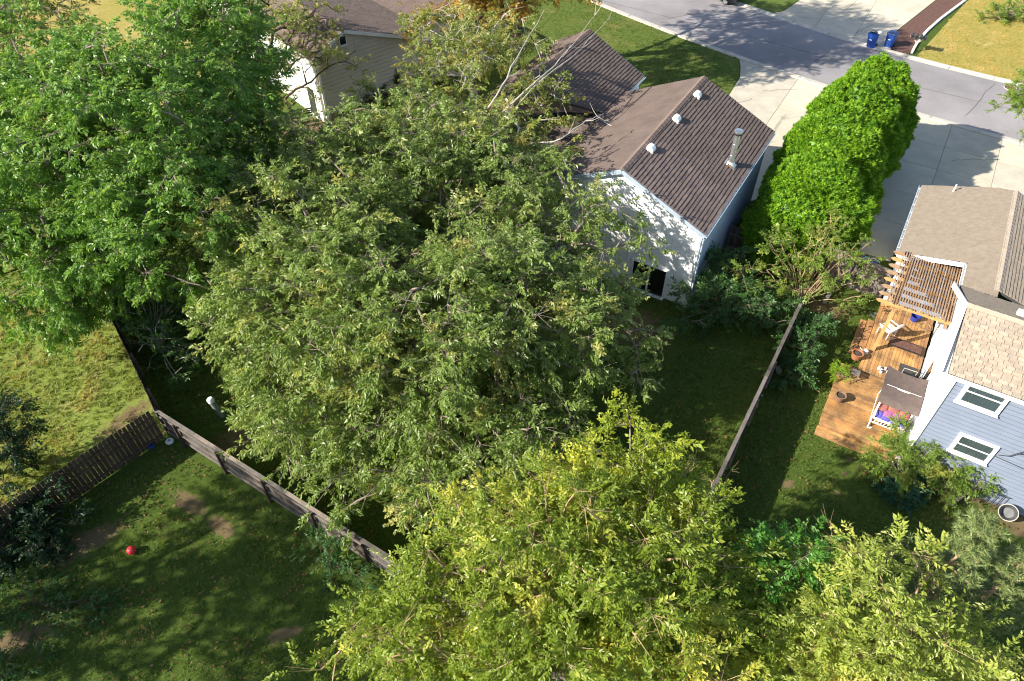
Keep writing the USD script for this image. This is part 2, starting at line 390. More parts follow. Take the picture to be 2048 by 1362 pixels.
ground = sg.Polygon([(-600, -600), (600, -600), (600, 600), (-600, 600)])
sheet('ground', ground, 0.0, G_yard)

from scipy.interpolate import CubicSpline
nb = CubicSpline([-60, -40, -20, -5.5, 6.2, 12.6, 30, 60], [47.5, 38.7, 31.3, 27.35, 25.5, 25.0, 24.6, 24.4])
fb = CubicSpline([-60, -40, -20, -9, -3.3, 1, 12, 30, 60], [56.5, 47.7, 40.4, 37.3, 35.85, 34.85, 33.75, 33.2, 33.0])
bs = np.linspace(-60, 60, 121)
near = [(float(nb(b)), b) for b in bs]
far = [(float(fb(b)), b) for b in bs]
street = abpoly(near + far[::-1])
sheet('street', street, .012, M['asphalt'])

def kerb(side, line, s):
    """rolled kerb: gutter pan and a low rounded lip, in lengths between joints"""
    k = thing('kerb', None, None, W(line[60][0], line[60][1]), kind='structure')
    prof = [(-.42, .014), (-.40, .022), (-.16, .03), (-.08, .075), (-.02, .095), (.14, .095), (.16, .06), (.16, -.1), (-.42, -.1)]
    P2 = np.array([W(a, b)[:2] for a, b in line])
    t = np.gradient(P2, axis=0); t /= np.linalg.norm(t, axis=1, keepdims=True)
    nn = np.c_[-t[:, 1], t[:, 0]] * s
    for i in range(28, 100, 3):
        v, f = [], []
        idx = [i, i + 1, i + 2, i + 3]
        for q, j in enumerate(idx):
            sh = t[j] * (.012 if q == 0 else -.012 if q == 3 else 0)
            for d, z in prof:
                p = P2[j] + nn[j] * d + sh
                v.append([p[0], p[1], z])
        m = len(prof)
        for q in range(3):
            for e in range(m):
                e2 = (e + 1) % m
                f += [[q * m + e, q * m + e2, (q + 1) * m + e2], [q * m + e, (q + 1) * m + e2, (q + 1) * m + e]]
        for e in range(1, m - 1):
            f += [[0, e, e + 1], [3 * m, 3 * m + e + 1, 3 * m + e]]
        obj('kerb_length', (np.array(v), np.array(f)), M['kerb'], k)
kerb('near', near, -1)
kerb('far', far, 1)

def slabs(base, region, acuts, bcuts, z=.03, gap=.012):
    d = thing('driveway', None, None, base, kind='structure')
    sheet('joint_bed', region, .008, M['joint'], kind=None, parent=d)
    r = np.random.default_rng(int(abs(base[0] * 10)))
    for i in range(len(acuts) - 1):
        for j in range(len(bcuts) - 1):
            g = abpoly([(acuts[i] + gap, bcuts[j] + gap), (acuts[i] + gap, bcuts[j + 1] - gap), (acuts[i + 1] - gap, bcuts[j + 1] - gap), (acuts[i + 1] - gap, bcuts[j] + gap)]).intersection(region)
            if g.is_empty or g.area < .05:
                continue
            mb = MB()
            zz = z + r.uniform(-.004, .004)
            for q in (g.geoms if hasattr(g, 'geoms') else [g]):
                if q.geom_type == 'Polygon':
                    mb.poly(q, -.08, zz)
            mb.build('slab', M[r.choice(['concrete', 'concrete', 'concrete_b', 'concrete_c'])], d)
    return d

def kerbedge(fn, off, b0, b1, n=12):
    return [(float(fn(b)) + off, b) for b in np.linspace(b0, b1, n)]

drive1 = abpoly([(10.3, -5.4), (21.7, -5.4), (24.6, -5.6), (26.2, -6.1)] + kerbedge(nb, -.2, -6.6, 2.0) + [(23.5, 1.4), (10.3, 1.4)])
slabs(W(18, -2), drive1, [10, 13.4, 16.5, 19.5, 22.3, 30], [-8, -2.0, 3])
drive2 = abpoly([(8.6, 5.3), (22.6, 5.3)] + kerbedge(nb, -.2, 5.2, 21) + [(11.2, 21), (11.2, 7.9), (8.6, 7.7)])
slabs(W(18, 10), drive2, [8.7, 12.3, 15.7, 19.1, 22.0, 30], [5, 8.4, 11.4, 14.5, 17.6, 22])
drive3 = abpoly(kerbedge(fb, .2, -7.0, 2.75) + [(38, 2.3), (46, 3.9), (60, 6.8), (60, -2.9), (45, -5.2), (38, -6.3)])
slabs(W(42, -1), drive3, [34, 39.1, 43.0, 47.5, 52.0, 61], [-8, -3.3, -.2, 7])

def cracks(node, paths, z, w=.018):
    r = np.random.default_rng(len(paths) * 7)
    for (a0, b0), (a1, b1) in paths:
        n = 14; t = np.linspace(0, 1, n)
        p = np.array([W(a0 + (a1 - a0) * k, b0 + (b1 - b0) * k, z) for k in t])
        d = p[-1] - p[0]; s_ = np.cross(d, UPV); s_ /= np.linalg.norm(s_)
        p += s_ * np.cumsum(r.normal(0, .05, n))[:, None]
        v = np.vstack([p - s_ * w * r.uniform(.5, 1.3, (n, 1)), p + s_ * w * r.uniform(.5, 1.3, (n, 1))]); f = []
        for k in range(n - 1):
            f += [[k, n + k, n + k + 1], [k, n + k + 1, k + 1]]
        obj('crack', (v, np.array(f)), M['crack'], node)
st = thing('street_seam', None, None, W(30, 0), kind='structure')
cracks(st, [((29.5, -18), (26.9, -3)), ((28.2, -2.0), (32.5, -1.2)), ((31.5, -14), (35.5, -11)), ((29.8, 4), (29.2, 18)), ((27, 9), (33, 10.2)), ((32.2, -22), (31.0, 0))], .0165, .022)
cracks(st, [((23.4, -3.6), (24.8, -1.5)), ((20.2, -4.9), (22.0, -3.9)), ((36.3, -.2), (40.2, 1.0)), ((37.5, -5), (37.8, -2.6)), ((41, -2), (44, -1.4)), ((20.5, 9), (21.8, 11))], .0385, .014)

# the lawns, each with its own turf, cut along the fences and the street
left_lawn = sg.Polygon([(-14.15, 17.95), (-18.2, 23.5), (-24.0, 31.6), (-60, 60), (-60, -20), (-24.5, 5.6), (-17.2, 14.25)])
sheet('left_lawn', left_lawn, .010, G_left)
far_lawn = abpoly([(float(fb(b)) + .17, b) for b in np.linspace(4.6, 60, 40)] + [(90, 60), (90, 13), (48, 6.4)])
sheet('street_lawn', far_lawn, .014, G_far)
far_lawn2 = abpoly([(float(fb(b)) + .17, b) for b in np.linspace(-60, -7.2, 40)] + [(38.0, -6.4), (45, -5.3), (60, -3.0), (90, -3), (90, -60)])
sheet('street_lawn', far_lawn2, .014, G_front)
front_lawn = abpoly([(10.6, -5.5), (21.7, -5.5), (24.6, -5.7), (26.2, -6.2)] + kerbedge(nb, -.17, -6.7, -60, 40) + [(13, -60), (12.8, -15.6), (12.6, -8.3), (10.6, -8.3)])
sheet('front_lawn', front_lawn, .010, G_front)
back_left = sg.Polygon([(-75, 40), (-30, 40), (-21, 47), (-24, 56), (-30, 66), (-20, 90), (-75, 90)])
sheet('back_lawn', back_left, .012, G_far)

bed = abpoly([(float(fb(2.85)) + .25, 2.85), (38, 2.38), (46, 3.98), (60, 6.88), (60, 8.3), (48, 6.1), (40, 4.4), (float(fb(4.3)) + .25, 4.05)])
sheet('mulch_bed', bed, .04, M['mulch'])
ed = thing('garden_edging', 'white stone edging along the mulch strip across the street', 'edging', W(40, 4.45))
pts = [(35.0, 4.2), (36.5, 4.22), (38, 4.3), (40, 4.55), (43, 5.1), (48, 6.25), (54, 7.4), (60, 8.45)]
px_ = np.array([W(a, b) for a, b in pts]); cum = np.r_[0, np.cumsum(np.linalg.norm(np.diff(px_, axis=0), axis=1))]
q = 0.0
while q < cum[-1] - .5:
    p0 = np.array([np.interp(q, cum, px_[:, k]) for k in range(3)]); p1 = np.array([np.interp(q + .42, cum, px_[:, k]) for k in range(3)])
    MB().beam(p0 + [0, 0, .06], p1 + [0, 0, .06 + rng.uniform(-.01, .01)], .17, .16).build('edging_stone', M['white'], ed)
    q += .45

# manhole in the street
mh = thing('manhole_cover', 'round rusty manhole cover in the street', 'manhole', (34.929, 47.772, 0.000))
MB().lathe(mh.base, [(.0, .026), (.33, .026), (.36, .022), (.37, .0)], 28).build('lid', M['iron'], mh)
mb = MB()
for i in range(-2, 3):
    L = math.sqrt(.30 ** 2 - (i * .11) ** 2)
    mb.obox(mh.base + [i * .11, 0, .030], [.02, 0, 0], [0, L, 0], [0, 0, .006])
mb.build('tread_bar', M['rust'], mh)
MB().tube([mh.base + [.41 * math.cos(t), .41 * math.sin(t), .012] for t in np.linspace(0, 2 * np.pi, 32, endpoint=False)], .03, 6, closed=True).build('rim_ring', M['concrete_c'], mh)

# ---------------------------------------------------------------- roofs, siding
def poly_uv(poly, origin, u, v):
    return sg.Polygon([((p - origin) @ u, (p - origin) @ v) for p in poly])

CAMP = np.array([0, 0, 24.0])

def roof_plane(node, poly, eave, mats, rest, course=.19, tab=.32, nind=0, thick=.10, seed=0, slabmat='felt'):
    """poly: world points of the roof plane; eave: direction of the eave. Deck slab, then every shingle tab"""
    poly = [np.asarray(p, float) for p in poly]
    u = np.asarray(eave, float); u /= np.linalg.norm(u)
    nrm = np.zeros(3)
    for i in range(len(poly)):
        nrm += np.cross(poly[i] - poly[0], poly[(i + 1) % len(poly)] - poly[0])
    nrm /= np.linalg.norm(nrm)
    if nrm[2] < 0:
        nrm = -nrm
    v = np.cross(nrm, u); v /= np.linalg.norm(v)
    if v[2] < 0:
        u, v = -u, -v
    o = poly[0]
    pg = poly_uv(poly, o, u, v).buffer(0)
    m = trimesh.creation.extrude_polygon(pg, thick)
    vv = np.asarray(m.vertices)
    wv = o + vv[:, :1] * u + vv[:, 1:2] * v + (vv[:, 2:] - thick) * nrm
    obj('roof_deck', (wv, np.asarray(m.faces)), M[slabmat], node)
    r = np.random.default_rng(seed)
    u0, v0, u1, v1 = pg.bounds
    pieces = []
    k = 0
    y = v0
    while y < v1 - .02:
        yt = min(y + course, v1)
        line = pg.intersection(sg.LineString([(u0 - 1, (y + yt) / 2), (u1 + 1, (y + yt) / 2)]))
        for seg in (line.geoms if hasattr(line, 'geoms') else [line]):
            if seg.is_empty or seg.length < .05:
                continue
            s0, s1 = sorted((seg.coords[0][0], seg.coords[-1][0]))
            x = s0 - (k % 2) * tab * .5 - r.uniform(0, .12)
            while x < s1:
                xe = x + tab * r.uniform(.86, 1.14)
                a, b = max(x, s0) + .008, min(xe, s1) - .008
                if b - a > .03:
                    h = .034 + r.uniform(0, .014); lo = y - .015 - r.uniform(0, .012)
                    cor = [(a, lo, 0), (b, lo, 0), (a, lo, h), (b, lo, h), (a, yt + .01, .006), (b, yt + .01, .006)]
                    pv = np.array([o + c[0] * u + c[1] * v + c[2] * nrm for c in cor])
                    pieces.append(pv)
                x = xe
        y += course; k += 1
    F = np.array([[0, 1, 3], [0, 3, 2], [2, 3, 5], [2, 5, 4], [0, 2, 4], [1, 5, 3]])
    if nrm @ np.cross(pieces[0][3] - pieces[0][2], pieces[0][5] - pieces[0][2]) < 0:
        F = F[:, ::-1]
    order = sorted(range(len(pieces)), key=lambda i: np.linalg.norm(pieces[i][3] - CAMP))
    mbs = MB()
    for j, i in enumerate(order):
        if j < nind:
            obj('shingle', (pieces[i], F), M[mats[r.integers(len(mats))]], node)
        else:
            mbs.add(pieces[i], F)
    if mbs.n:
        mbs.build('shingle_field', M[rest], node, kind='stuff')

def ridge_caps(node, p, q, m, w=.16, step=.3):
    p, q = np.asarray(p, float), np.asarray(q, float)
    L = np.linalg.norm(q - p); d = (q - p) / L
    s = np.cross(d, UPV); s /= np.linalg.norm(s)
    mb = MB(); n = int(L / step)
    for i in range(n):
        c0 = p + d * (i * L / n - .02); c1 = p + d * ((i + 1) * L / n)
        v = [c0 - s * w + [0, 0, -.035], c0 + [0, 0, .05], c0 + s * w + [0, 0, -.035], c1 - s * w + [0, 0, -.05], c1 + [0, 0, .036], c1 + s * w + [0, 0, -.05]]
        mb.add(v, [[0, 1, 4], [0, 4, 3], [1, 2, 5], [1, 5, 4], [0, 2, 1], [3, 4, 5]])
    mb.build('ridge_cap', M[m], node)

def siding(node, p0, p1, prof, mats, expo=.2, z0=0.0, out=None, name='siding_board', seed=0, piece=99, gapz=.022, butt=.040):
    """lap boards on the wall from p0 to p1 (ground points); prof: polygon in (distance, height)"""
    p0, p1 = np.asarray(p0, float), np.asarray(p1, float)
    L = np.linalg.norm(p1 - p0); d = (p1 - p0) / L
    n = np.cross(d, UPV) if out is None else np.asarray(out, float)
    pg = sg.Polygon(prof); r = np.random.default_rng(seed)
    z = z0; top = pg.bounds[3]
    while z < top - .03:
        zt = min(z + expo, top)
        ln = pg.intersection(sg.LineString([(-1, (z + zt) / 2), (L + 1, (z + zt) / 2)]))
        for sgm in (ln.geoms if hasattr(ln, 'geoms') else [ln]):
            if sgm.is_empty or sgm.length < .08:
                continue
            s0, s1 = sorted((sgm.coords[0][0], sgm.coords[-1][0]))
            cuts = [s0]
            x = s0 + r.uniform(.3, 1) * piece
            while x < s1 - .3:
                cuts.append(x); x += piece
            cuts.append(s1)
            for c0, c1 in zip(cuts[:-1], cuts[1:]):
                a, b = c0 + .003, c1 - .003
                v = [p0 + d * s + n * t + UPV * h for s in (a, b) for t, h in ((0, z + .004), (butt, z + .004), (.010, zt - gapz), (0, zt - gapz))]
                f = [[0, 4, 5], [0, 5, 1], [1, 5, 6], [1, 6, 2], [2, 6, 7], [2, 7, 3], [0, 1, 2], [0, 2, 3], [4, 6, 5], [4, 7, 6]]
                obj(name, (np.array(v), np.array(f)), M[mats[r.integers(len(mats))]], node)
        z += expo

def wallpanel(node, p0, p1, prof, m, thick=.15, name='wall', out=None):
    p0, p1 = np.asarray(p0, float), np.asarray(p1, float)
    L = np.linalg.norm(p1 - p0); d = (p1 - p0) / L
    n = np.cross(d, UPV) if out is None else np.asarray(out, float)
    mm = trimesh.creation.extrude_polygon(sg.Polygon(prof), thick); vv = np.asarray(mm.vertices)
    f = np.asarray(mm.faces)
    wv = p0 + vv[:, :1] * d + vv[:, 1:2] * UPV + (vv[:, 2:] - thick) * n
    if np.cross(d, UPV) @ n < 0:
        f = f[:, ::-1]
    obj(name, (wv, f), M[m], node)

def window(node, p0, d, n, w, h, z0, frame=.11, rail=True, curtain=True, name='window', fm='white', depth=.07):
    """p0: ground point below the left jamb on the wall face, d along the wall, n outwards"""
    p0, d, n = (np.asarray(t, float) for t in (p0, d, n))
    mb = MB()
    def bar(s0, s1, a, b, o0=.0, o1=depth):
        mb.obox(p0 + d * (s0 + s1) / 2 + UPV * (z0 + (a + b) / 2) + n * (o0 + o1) / 2, d * (s1 - s0) / 2, UPV * (b - a) / 2, n * (o1 - o0) / 2)
    bar(-frame, 0, -frame, h + frame); bar(w, w + frame, -frame, h + frame)
    bar(0, w, h, h + frame); bar(0, w, -frame, 0)
    bar(-frame - .03, w + frame + .03, -frame - .05, -frame, .0, depth + .04)
    if rail:
        bar(0, w, h * .5 - .035, h * .5 + .035, .0, depth - .015)
    wn = mb.build(name, M[fm], node)
    for k, (a, b) in enumerate(((0, h * .5 - .035), (h * .5 + .035, h)) if rail else ((0, h),)):
        q0 = p0 + UPV * z0 + n * (.040 + .006 * k)
        m2 = MB().add([q0 + UPV * a, q0 + d * w + UPV * a, q0 + d * w + UPV * b, q0 + UPV * b], [[0, 1, 2], [0, 2, 3]] if np.cross(d, UPV) @ n > 0 else [[0, 2, 1], [0, 3, 2]])
        m2.build('pane', M['glass'], wn)
    if curtain:
        x = np.linspace(0, w, 60); v, f = [], []
        for i, t in enumerate(x):
            o = .026 + .006 * math.sin(t * 45)
            v += [p0 + d * t + UPV * z0 + n * o, p0 + d * t + UPV * (z0 + h) + n * o]
            if i:
                f += [[2 * i - 2, 2 * i, 2 * i + 1], [2 * i - 2, 2 * i + 1, 2 * i - 1]]
        obj('curtain', (np.array(v), np.array(f)), M['curtain'], wn)
    else:
        MB().obox(p0 + d * w / 2 + UPV * (z0 + h / 2) + n * .012, d * w / 2, UPV * h / 2, n * .003).build('room_shade', M['dark'], wn)
    return wn

def gutter(node, p, q, out, r=.06, m='gutter'):
    """open K-gutter along an eave"""
    p, q, out = (np.asarray(t, float) for t in (p, q, out))
    prof = [(0, 0), (0, -.11), (.09, -.11), (.115, -.05), (.115, 0), (.105, 0), (.105, -.05), (.083, -.10), (.01, -.10), (.01, 0)]
    v = [e + out * x + UPV * z for e in (p, q) for x, z in prof]; k = len(prof); f = []
    for i in range(k):
        j = (i + 1) % k
        f += [[i, j, k + j], [i, k + j, k + i]]
    obj('gutter', (np.array(v), np.array(f)), M[m], node)

# ---------------------------------------------------------------- the white house with the brown roof
wh = thing('white_house', 'white house with brown shingled gable roof and metal flue pipe', 'house', W(5, -4.2))
E1, RZ, RB = 4.50, 6.45, -4.2
zr = lambda b: RZ - (RZ - E1) / 4.2 * abs(b - RB)
gable = [(0, 0), (8.4, 0), (8.4, E1 - .12), (4.2, RZ - .14), (0, E1 - .12)]
wallpanel(wh, W(.10, -8.3), W(.10, -.1), [(0, 0), (8.2, 0), (8.2, E1 - .12), (4.1, RZ - .14), (0, E1 - .12)], 'whitewall', out=-DA)
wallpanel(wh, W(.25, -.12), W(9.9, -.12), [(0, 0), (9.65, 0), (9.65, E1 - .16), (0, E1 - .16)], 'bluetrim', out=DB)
wallpanel(wh, W(9.9, -8.3), W(9.9, -.27), [(0, 0), (8.03, 0), (8.03, E1 - .2), (4.1, RZ - .2), (0, E1 - .2)], 'whitewall', out=DA)
wallpanel(wh, W(.25, -8.3), W(9.7, -8.3), [(0, 0), (9.45, 0), (9.45, E1 - .16), (0, E1 - .16)], 'whitewall', out=-DB)
# grooved panels of the back gable
for k in range(1, 20):
    b = -8.3 + k * .41
    h = min(E1 - .14, 99) if False else RZ - .16 - (RZ - E1) / 4.1 * abs(b + 4.2)
    MB().box(.085, .10, b - .012, b + .012, 1.95 if -3.2 < b < -1.3 else .02, h - .05).build('batten', M['whitewall'], wh)
roof_plane(wh, [W(-.06, .02, E1), W(10.15, .02, E1), W(10.15, RB, RZ), W(-.06, RB, RZ)], DA, ['roof_a', 'roof_b', 'roof_c'], 'roof_all', course=.185, tab=.31, nind=300, seed=1)
roof_plane(wh, [W(-.06, -8.42, E1), W(10.15, -8.42, E1), W(10.15, RB, RZ), W(-.06, RB, RZ)], DA, ['roof_a'], 'roof_all', course=.185, tab=.31, seed=2)
ridge_caps(wh, W(-.06, RB, RZ + .02), W(10.15, RB, RZ + .02), 'roof_b')
# rake boards and gutter
for s in (-1, 1):
    for a0 in (-.09, 10.15):
        p = W(a0, RB, RZ - .12); q_ = W(a0, RB + s * 4.22, E1 - .12)
        MB().beam(p, q_, .05, .20).build('rake_board', M['bluetrim'], wh)
gutter(wh, W(-.10, .03, E1 - .02), W(10.17, .03, E1 - .02), DB)
MB().tube([W(-.02, .06, E1 - .14), W(.02, -.02, E1 - .4), W(.02, -.02, .1)], .045, 8).build('downspout', M['bluetrim'], wh)
MB().box(-.04, .10, -.24, -.10, .02, E1 - .2).build('corner_board', M['trim'], wh)
# wing with its own gable
WR, WRZ = -12.1, 6.35
Cp, Ep = W(7.35, -8.46, 4.44), W(5.9, -10.15, 5.28)
roof_plane(wh, [W(12.55, -8.44, 4.44), Cp, Ep, W(4.2, WR, WRZ), W(12.55, WR, WRZ)], DA, ['roof_a', 'roof_c'], 'roof_all', course=.185, tab=.31, seed=3)
roof_plane(wh, [W(12.55, WR, WRZ), W(4.2, WR, WRZ), W(4.2, -14.1, 5.3), W(12.55, -14.1, 5.3)], DA, ['roof_a'], 'roof_all', course=.185, tab=.31, seed=4)
ridge_caps(wh, W(4.2, WR, WRZ + .02), W(12.55, WR, WRZ + .02), 'roof_b')
roof_plane(wh, [W(7.32, -8.46, 4.42), W(5.88, -10.15, 4.80), W(4.0, -12.6, 4.75), W(1.2, -12.6, 3.65), W(1.2, -8.46, 3.65)], DB, ['roof_a'], 'roof_all', course=.185, tab=.31, seed=5)
wallpanel(wh, W(12.3, -13.9), W(12.3, -8.6), [(0, 0), (5.3, 0), (5.3, 4.2), (1.8, 6.15), (0, 5.2)], 'whitewall', out=DA)
wallpanel(wh, W(4.5, -13.9), W(12.1, -13.9), [(0, 0), (7.6, 0), (7.6, 5.1), (0, 5.1)], 'whitewall', out=-DB)
wallpanel(wh, W(4.5, -13.8), W(4.5, -12.2), [(0, 0), (1.6, 0), (1.6, 6.0), (0, 5.1)], 'whitewall', out=-DA)
MB().add([W(7.33, -8.46, 4.40), W(5.89, -10.15, 4.78), W(5.89, -10.15, 5.24), W(4.0, -12.5, 4.7), W(4.2, -12.1, 6.2)], [[0, 2, 1], [1, 2, 3], [2, 4, 3]]).build('roof_step', M['roof_b'], wh)
wallpanel(wh, W(1.5, -12.4), W(1.5, -8.5), [(0, 0), (3.9, 0), (3.9, 3.5), (0, 3.5)], 'whitewall', out=-DA)
wallpanel(wh, W(10.1, -8.55), W(12.3, -8.55), [(0, 0), (2.2, 0), (2.2, 4.2), (0, 4.2)], 'whitewall', out=DB)
gutter(wh, W(10.2, -8.40, 4.40), W(12.6, -8.40, 4.40), DB)
MB().beam(W(7.3, -8.45, 4.50), W(6.5, -8.5, 4.54), .10, .02).build('flashing', M['flashing'], wh)
MB().beam(W(6.35, -8.2, 4.63), W(5.25, -7.1, 5.14), .10, .02).build('flashing', M['flashing'], wh)
MB().beam(W(12.6, WR, WRZ - .12), W(12.6, -8.42, 4.32), .05, .2).build('rake_board', M['bluetrim'], wh)
# slider in the back wall
wn = MB()
sb0, sb1, sz0, sz1 = -3.06, -1.38, .04, 1.68
for x0, x1, y0, y1 in ((sb0 - .08, sb0, sz0, sz1), (sb1, sb1 + .08, sz0, sz1), (sb0 - .08, sb1 + .08, sz1, sz1 + .08), ((sb0 + sb1) / 2 - .04, (sb0 + sb1) / 2 + .04, sz0, sz1)):
    wn.box(.02, .098, x0, x1, y0, y1)
wn.box(-.12, .098, sb0 - .1, sb1 + .1, -.02, sz0)
sl = wn.build('sliding_door', M['white'], wh)
MB().add([W(.055, sb0, sz0), W(.055, (sb0 + sb1) / 2 - .04, sz0), W(.055, (sb0 + sb1) / 2 - .04, sz1), W(.055, sb0, sz1)], [[0, 1, 2], [0, 2, 3]]).build('pane', M['glass'], sl)
MB().add([W(.044, (sb0 + sb1) / 2 + .04, sz0), W(.044, sb1, sz0), W(.044, sb1, sz1), W(.044, (sb0 + sb1) / 2 + .04, sz1)], [[0, 1, 2], [0, 2, 3]]).build('pane', M['glass'], sl)
MB().box(.078, .095, sb0, sb1, sz0 + .01, sz1 - .01).build('room_shade', M['dark'], sl)
# roof vents and flue
nR = np.cross(DA, W(0, 0, E1) - W(0, RB, RZ)); nR /= np.linalg.norm(nR); nR *= np.sign(nR[2])
dn = W(0, 0, E1) - W(0, RB, RZ); dn /= np.linalg.norm(dn)
for a in (8.25, 5.44, 2.32):
    c = W(a, -3.9, zr(-3.9) + .02)
    mb = MB()
    mb.obox(c + nR * .012, DA * .24, dn * .24, nR * .010)
    vv = []
    for sx in (-1, 1):
        for (d_, h) in ((-.17, .03), (-.13, .17), (.05, .20), (.19, .13), (.19, .03)):
            vv.append(c + DA * .17 * sx + dn * d_ + nR * h)
    ff = [[i, (i + 1) % 5, 5 + (i + 1) % 5] for i in range(5)] + [[i, 5 + (i + 1) % 5, 5 + i] for i in range(5)] + [[0, 2, 1], [0, 3, 2], [0, 4, 3], [5, 6, 7], [5, 7, 8], [5, 8, 9]]
    mb.add(vv, ff)
    mb.build('roof_vent', M['whitemetal'], wh)
fb0 = W(5.33, -.78, zr(-.78) - .05)
fl = MB().lathe(fb0, [(.14, 0), (.14, 1.72)], 24).build('flue_pipe', M['metal'], wh, smooth=40)
MB().lathe(fb0 + UPV * .55, [(.145, 0), (.152, .01), (.152, .05), (.145, .06)], 24).build('seam_band', M['metal'], fl)
MB().lathe(fb0 + UPV * 1.14, [(.145, 0), (.152, .01), (.152, .05), (.145, .06)], 24).build('seam_band', M['metal'], fl)
MB().lathe(fb0 + UPV * 1.66, [(.15, 0), (.19, .02), (.19, .075), (.15, .085)], 24).build('collar', M['black'], fl)
MB().lathe(fb0 + UPV * 1.78, [(.16, -.04), (.20, 0), (.20, .09), (.17, .11), (.0, .125)], 24).build('cap', M['metal'], fl, smooth=40)
mb = MB().obox(fb0 + UPV * .06 + nR * .02, DA * .26, dn * .30, nR * .008)
mb.lathe(fb0 + UPV * .02, [(.27, -.05), (.24, .06), (.16, .20), (.142, .22)], 20)
mb.build('flashing_boot', M['flashing'], wh)
MB().obox(fb0 + dn * .04 - DA * .20 + UPV * .11, DA * .05, dn * .12, UPV * .05).build('rust_patch', M['rust'], wh)

# ---------------------------------------------------------------- the blue house on the right
bh = thing('blue_house', 'blue-sided house with tan shingle roofs and white windows at the right edge', 'house', W(1, 12))
pm = .30; mz = lambda b: 3.2 + pm * (b - 7.65)
GE, GR, GRZ, GF = -4.42, -1.9, 6.62, 2.8     # back wing: rear eave, ridge, ridge height, front eave
gzr = lambda a: 5.50 + (GRZ - 5.50) * (a - GE) / (GR - GE)
gzf = lambda a: 4.0 + (GRZ - 4.0) * (GF - a) / (GF - GR)
TAN = ['tan_a', 'tan_b', 'tan_c', 'tan_a', 'tan_b', 'tan_d']
roof_plane(bh, [W(11.2, 7.65, mz(7.65)), W(4.95, 7.65, mz(7.65)), W(4.55, 10.3, mz(10.3)), W(2.82, 10.3, mz(10.3)), W(2.3, 11.5, mz(11.5)), W(10.9, 11.5, mz(11.5)), W(11.2, 10.8, mz(10.8))], DA, TAN, 'tan_all', course=.145, tab=.28, seed=21)
roof_plane(bh, [W(10.9, 11.5, mz(11.5)), W(2.75, 11.5, mz(11.5)), W(2.75, 15.6, mz(11.5) - 1.23), W(10.9, 15.6, mz(11.5) - 1.23)], DA, TAN, 'tan_all', course=.145, tab=.28, seed=22)
ridge_caps(bh, W(2.75, 11.5, mz(11.5) + .02), W(10.9, 11.5, mz(11.5) + .02), 'tan_c')
roof_plane(bh, [W(GE, 10.15, 5.50), W(GE, 19, 5.50), W(GR, 19, GRZ), W(GR, 9.98, GRZ)], DB, TAN, 'tan_all', course=.145, tab=.29, nind=300, seed=23)
roof_plane(bh, [W(GF, 10.2, 4.0), W(GF - .55, 11.4, gzf(GF - .55)), W(GF - .55, 19, gzf(GF - .55)), W(GR, 19, GRZ), W(GR, 9.98, GRZ)], DB, TAN, 'tan_all', course=.145, tab=.29, seed=24)
ridge_caps(bh, W(GR, 9.98, GRZ + .02), W(GR, 19, GRZ + .02), 'tan_b')
mb = MB().obox(W(-.75, 11.85, gzf(-.75) + .12), DA * .14, DB * .16, UPV * .10); mb.build('roof_vent', M['whitemetal'], bh)
mb = MB().obox(W(-3.0, 12.25, gzr(-3.0) + .10), DA * .14, DB * .16, UPV * .09); mb.build('roof_vent', M['whitemetal'], bh)
# walls: back wall blue, end wall white with rakes
siding(bh, W(-4.2, 10.4), W(-4.2, 18.5), [(0, 0), (8.1, 0), (8.1, 5.5), (0, 5.5)], ['blue'], expo=.205, out=-DA, seed=31, piece=9.0, gapz=.018, butt=.014)
wallpanel(bh, W(-4.2, 10.36), W(-4.2, 18.5), [(0, 0), (8.14, 0), (8.14, 5.5), (0, 5.5)], 'dark', out=-DA)
wallpanel(bh, W(-4.2, 10.35), W(2.6, 10.35), [(0, 0), (6.8, 0), (6.8, 3.95), (2.3, GRZ - .15), (0, 5.42)], 'paleblue', out=-DB)
for k in range(14):
    z = .35 + k * .37
    if z < 5.2:
        a1 = min(2.5, GF - (z - 3.7) * (GF - GR) / (GRZ - 4.0)) if z > 3.9 else 2.5
        MB().box(-4.15, a1, 10.343, 10.355, z - .010, z + .010).build('siding_line', M['trim'], bh)
wallpanel(bh, W(5.0, 7.95), W(11.0, 7.95), [(0, 0), (6.0, 0), (6.0, 3.12), (0, 3.12)], 'whitewall', out=-DB)
wallpanel(bh, W(5.0, 8.1), W(5.0, 10.5), [(0, 0), (2.4, 0), (2.4, 3.7), (0, 3.1)], 'blue', out=-DA)
wallpanel(bh, W(2.65, 10.42), W(4.85, 10.42), [(0, 0), (2.2, 0), (2.2, 3.85), (0, 3.85)], 'whitewall', out=-DB)
wallpanel(bh, W(11.0, 8.1), W(11.0, 15.2), [(0, 0), (7.1, 0), (7.1, 3.0), (3.4, 4.1), (0, 3.1)], 'blue', out=DA)
wallpanel(bh, W(2.85, 12.2), W(2.85, 15.2), [(0, 0), (3, 0), (3, 3.0), (0, 3.9)], 'blue', out=-DA)
MB().box(-4.26, -4.02, 10.28, 10.40, .02, 5.36).build('corner_board', M['white'], bh)
MB().box(-4.262, -4.20, 10.40, 10.54, .02, 5.36).build('corner_board', M['white'], bh)
MB().beam(W(GE + .02, 9.95, 5.42), W(GR, 9.95, GRZ - .08), .05, .24).build('rake_board', M['white'], bh)
MB().beam(W(GR, 9.95, GRZ - .08), W(GF + .05, 9.95, 3.92), .05, .24).build('rake_board', M['white'], bh)
MB().add([W(GE, 9.96, 5.38), W(GE, 10.36, 5.38), W(GR, 10.36, GRZ - .13), W(GR, 9.96, GRZ - .13)], [[0, 1, 2], [0, 2, 3]]).build('soffit', M['white'], bh)
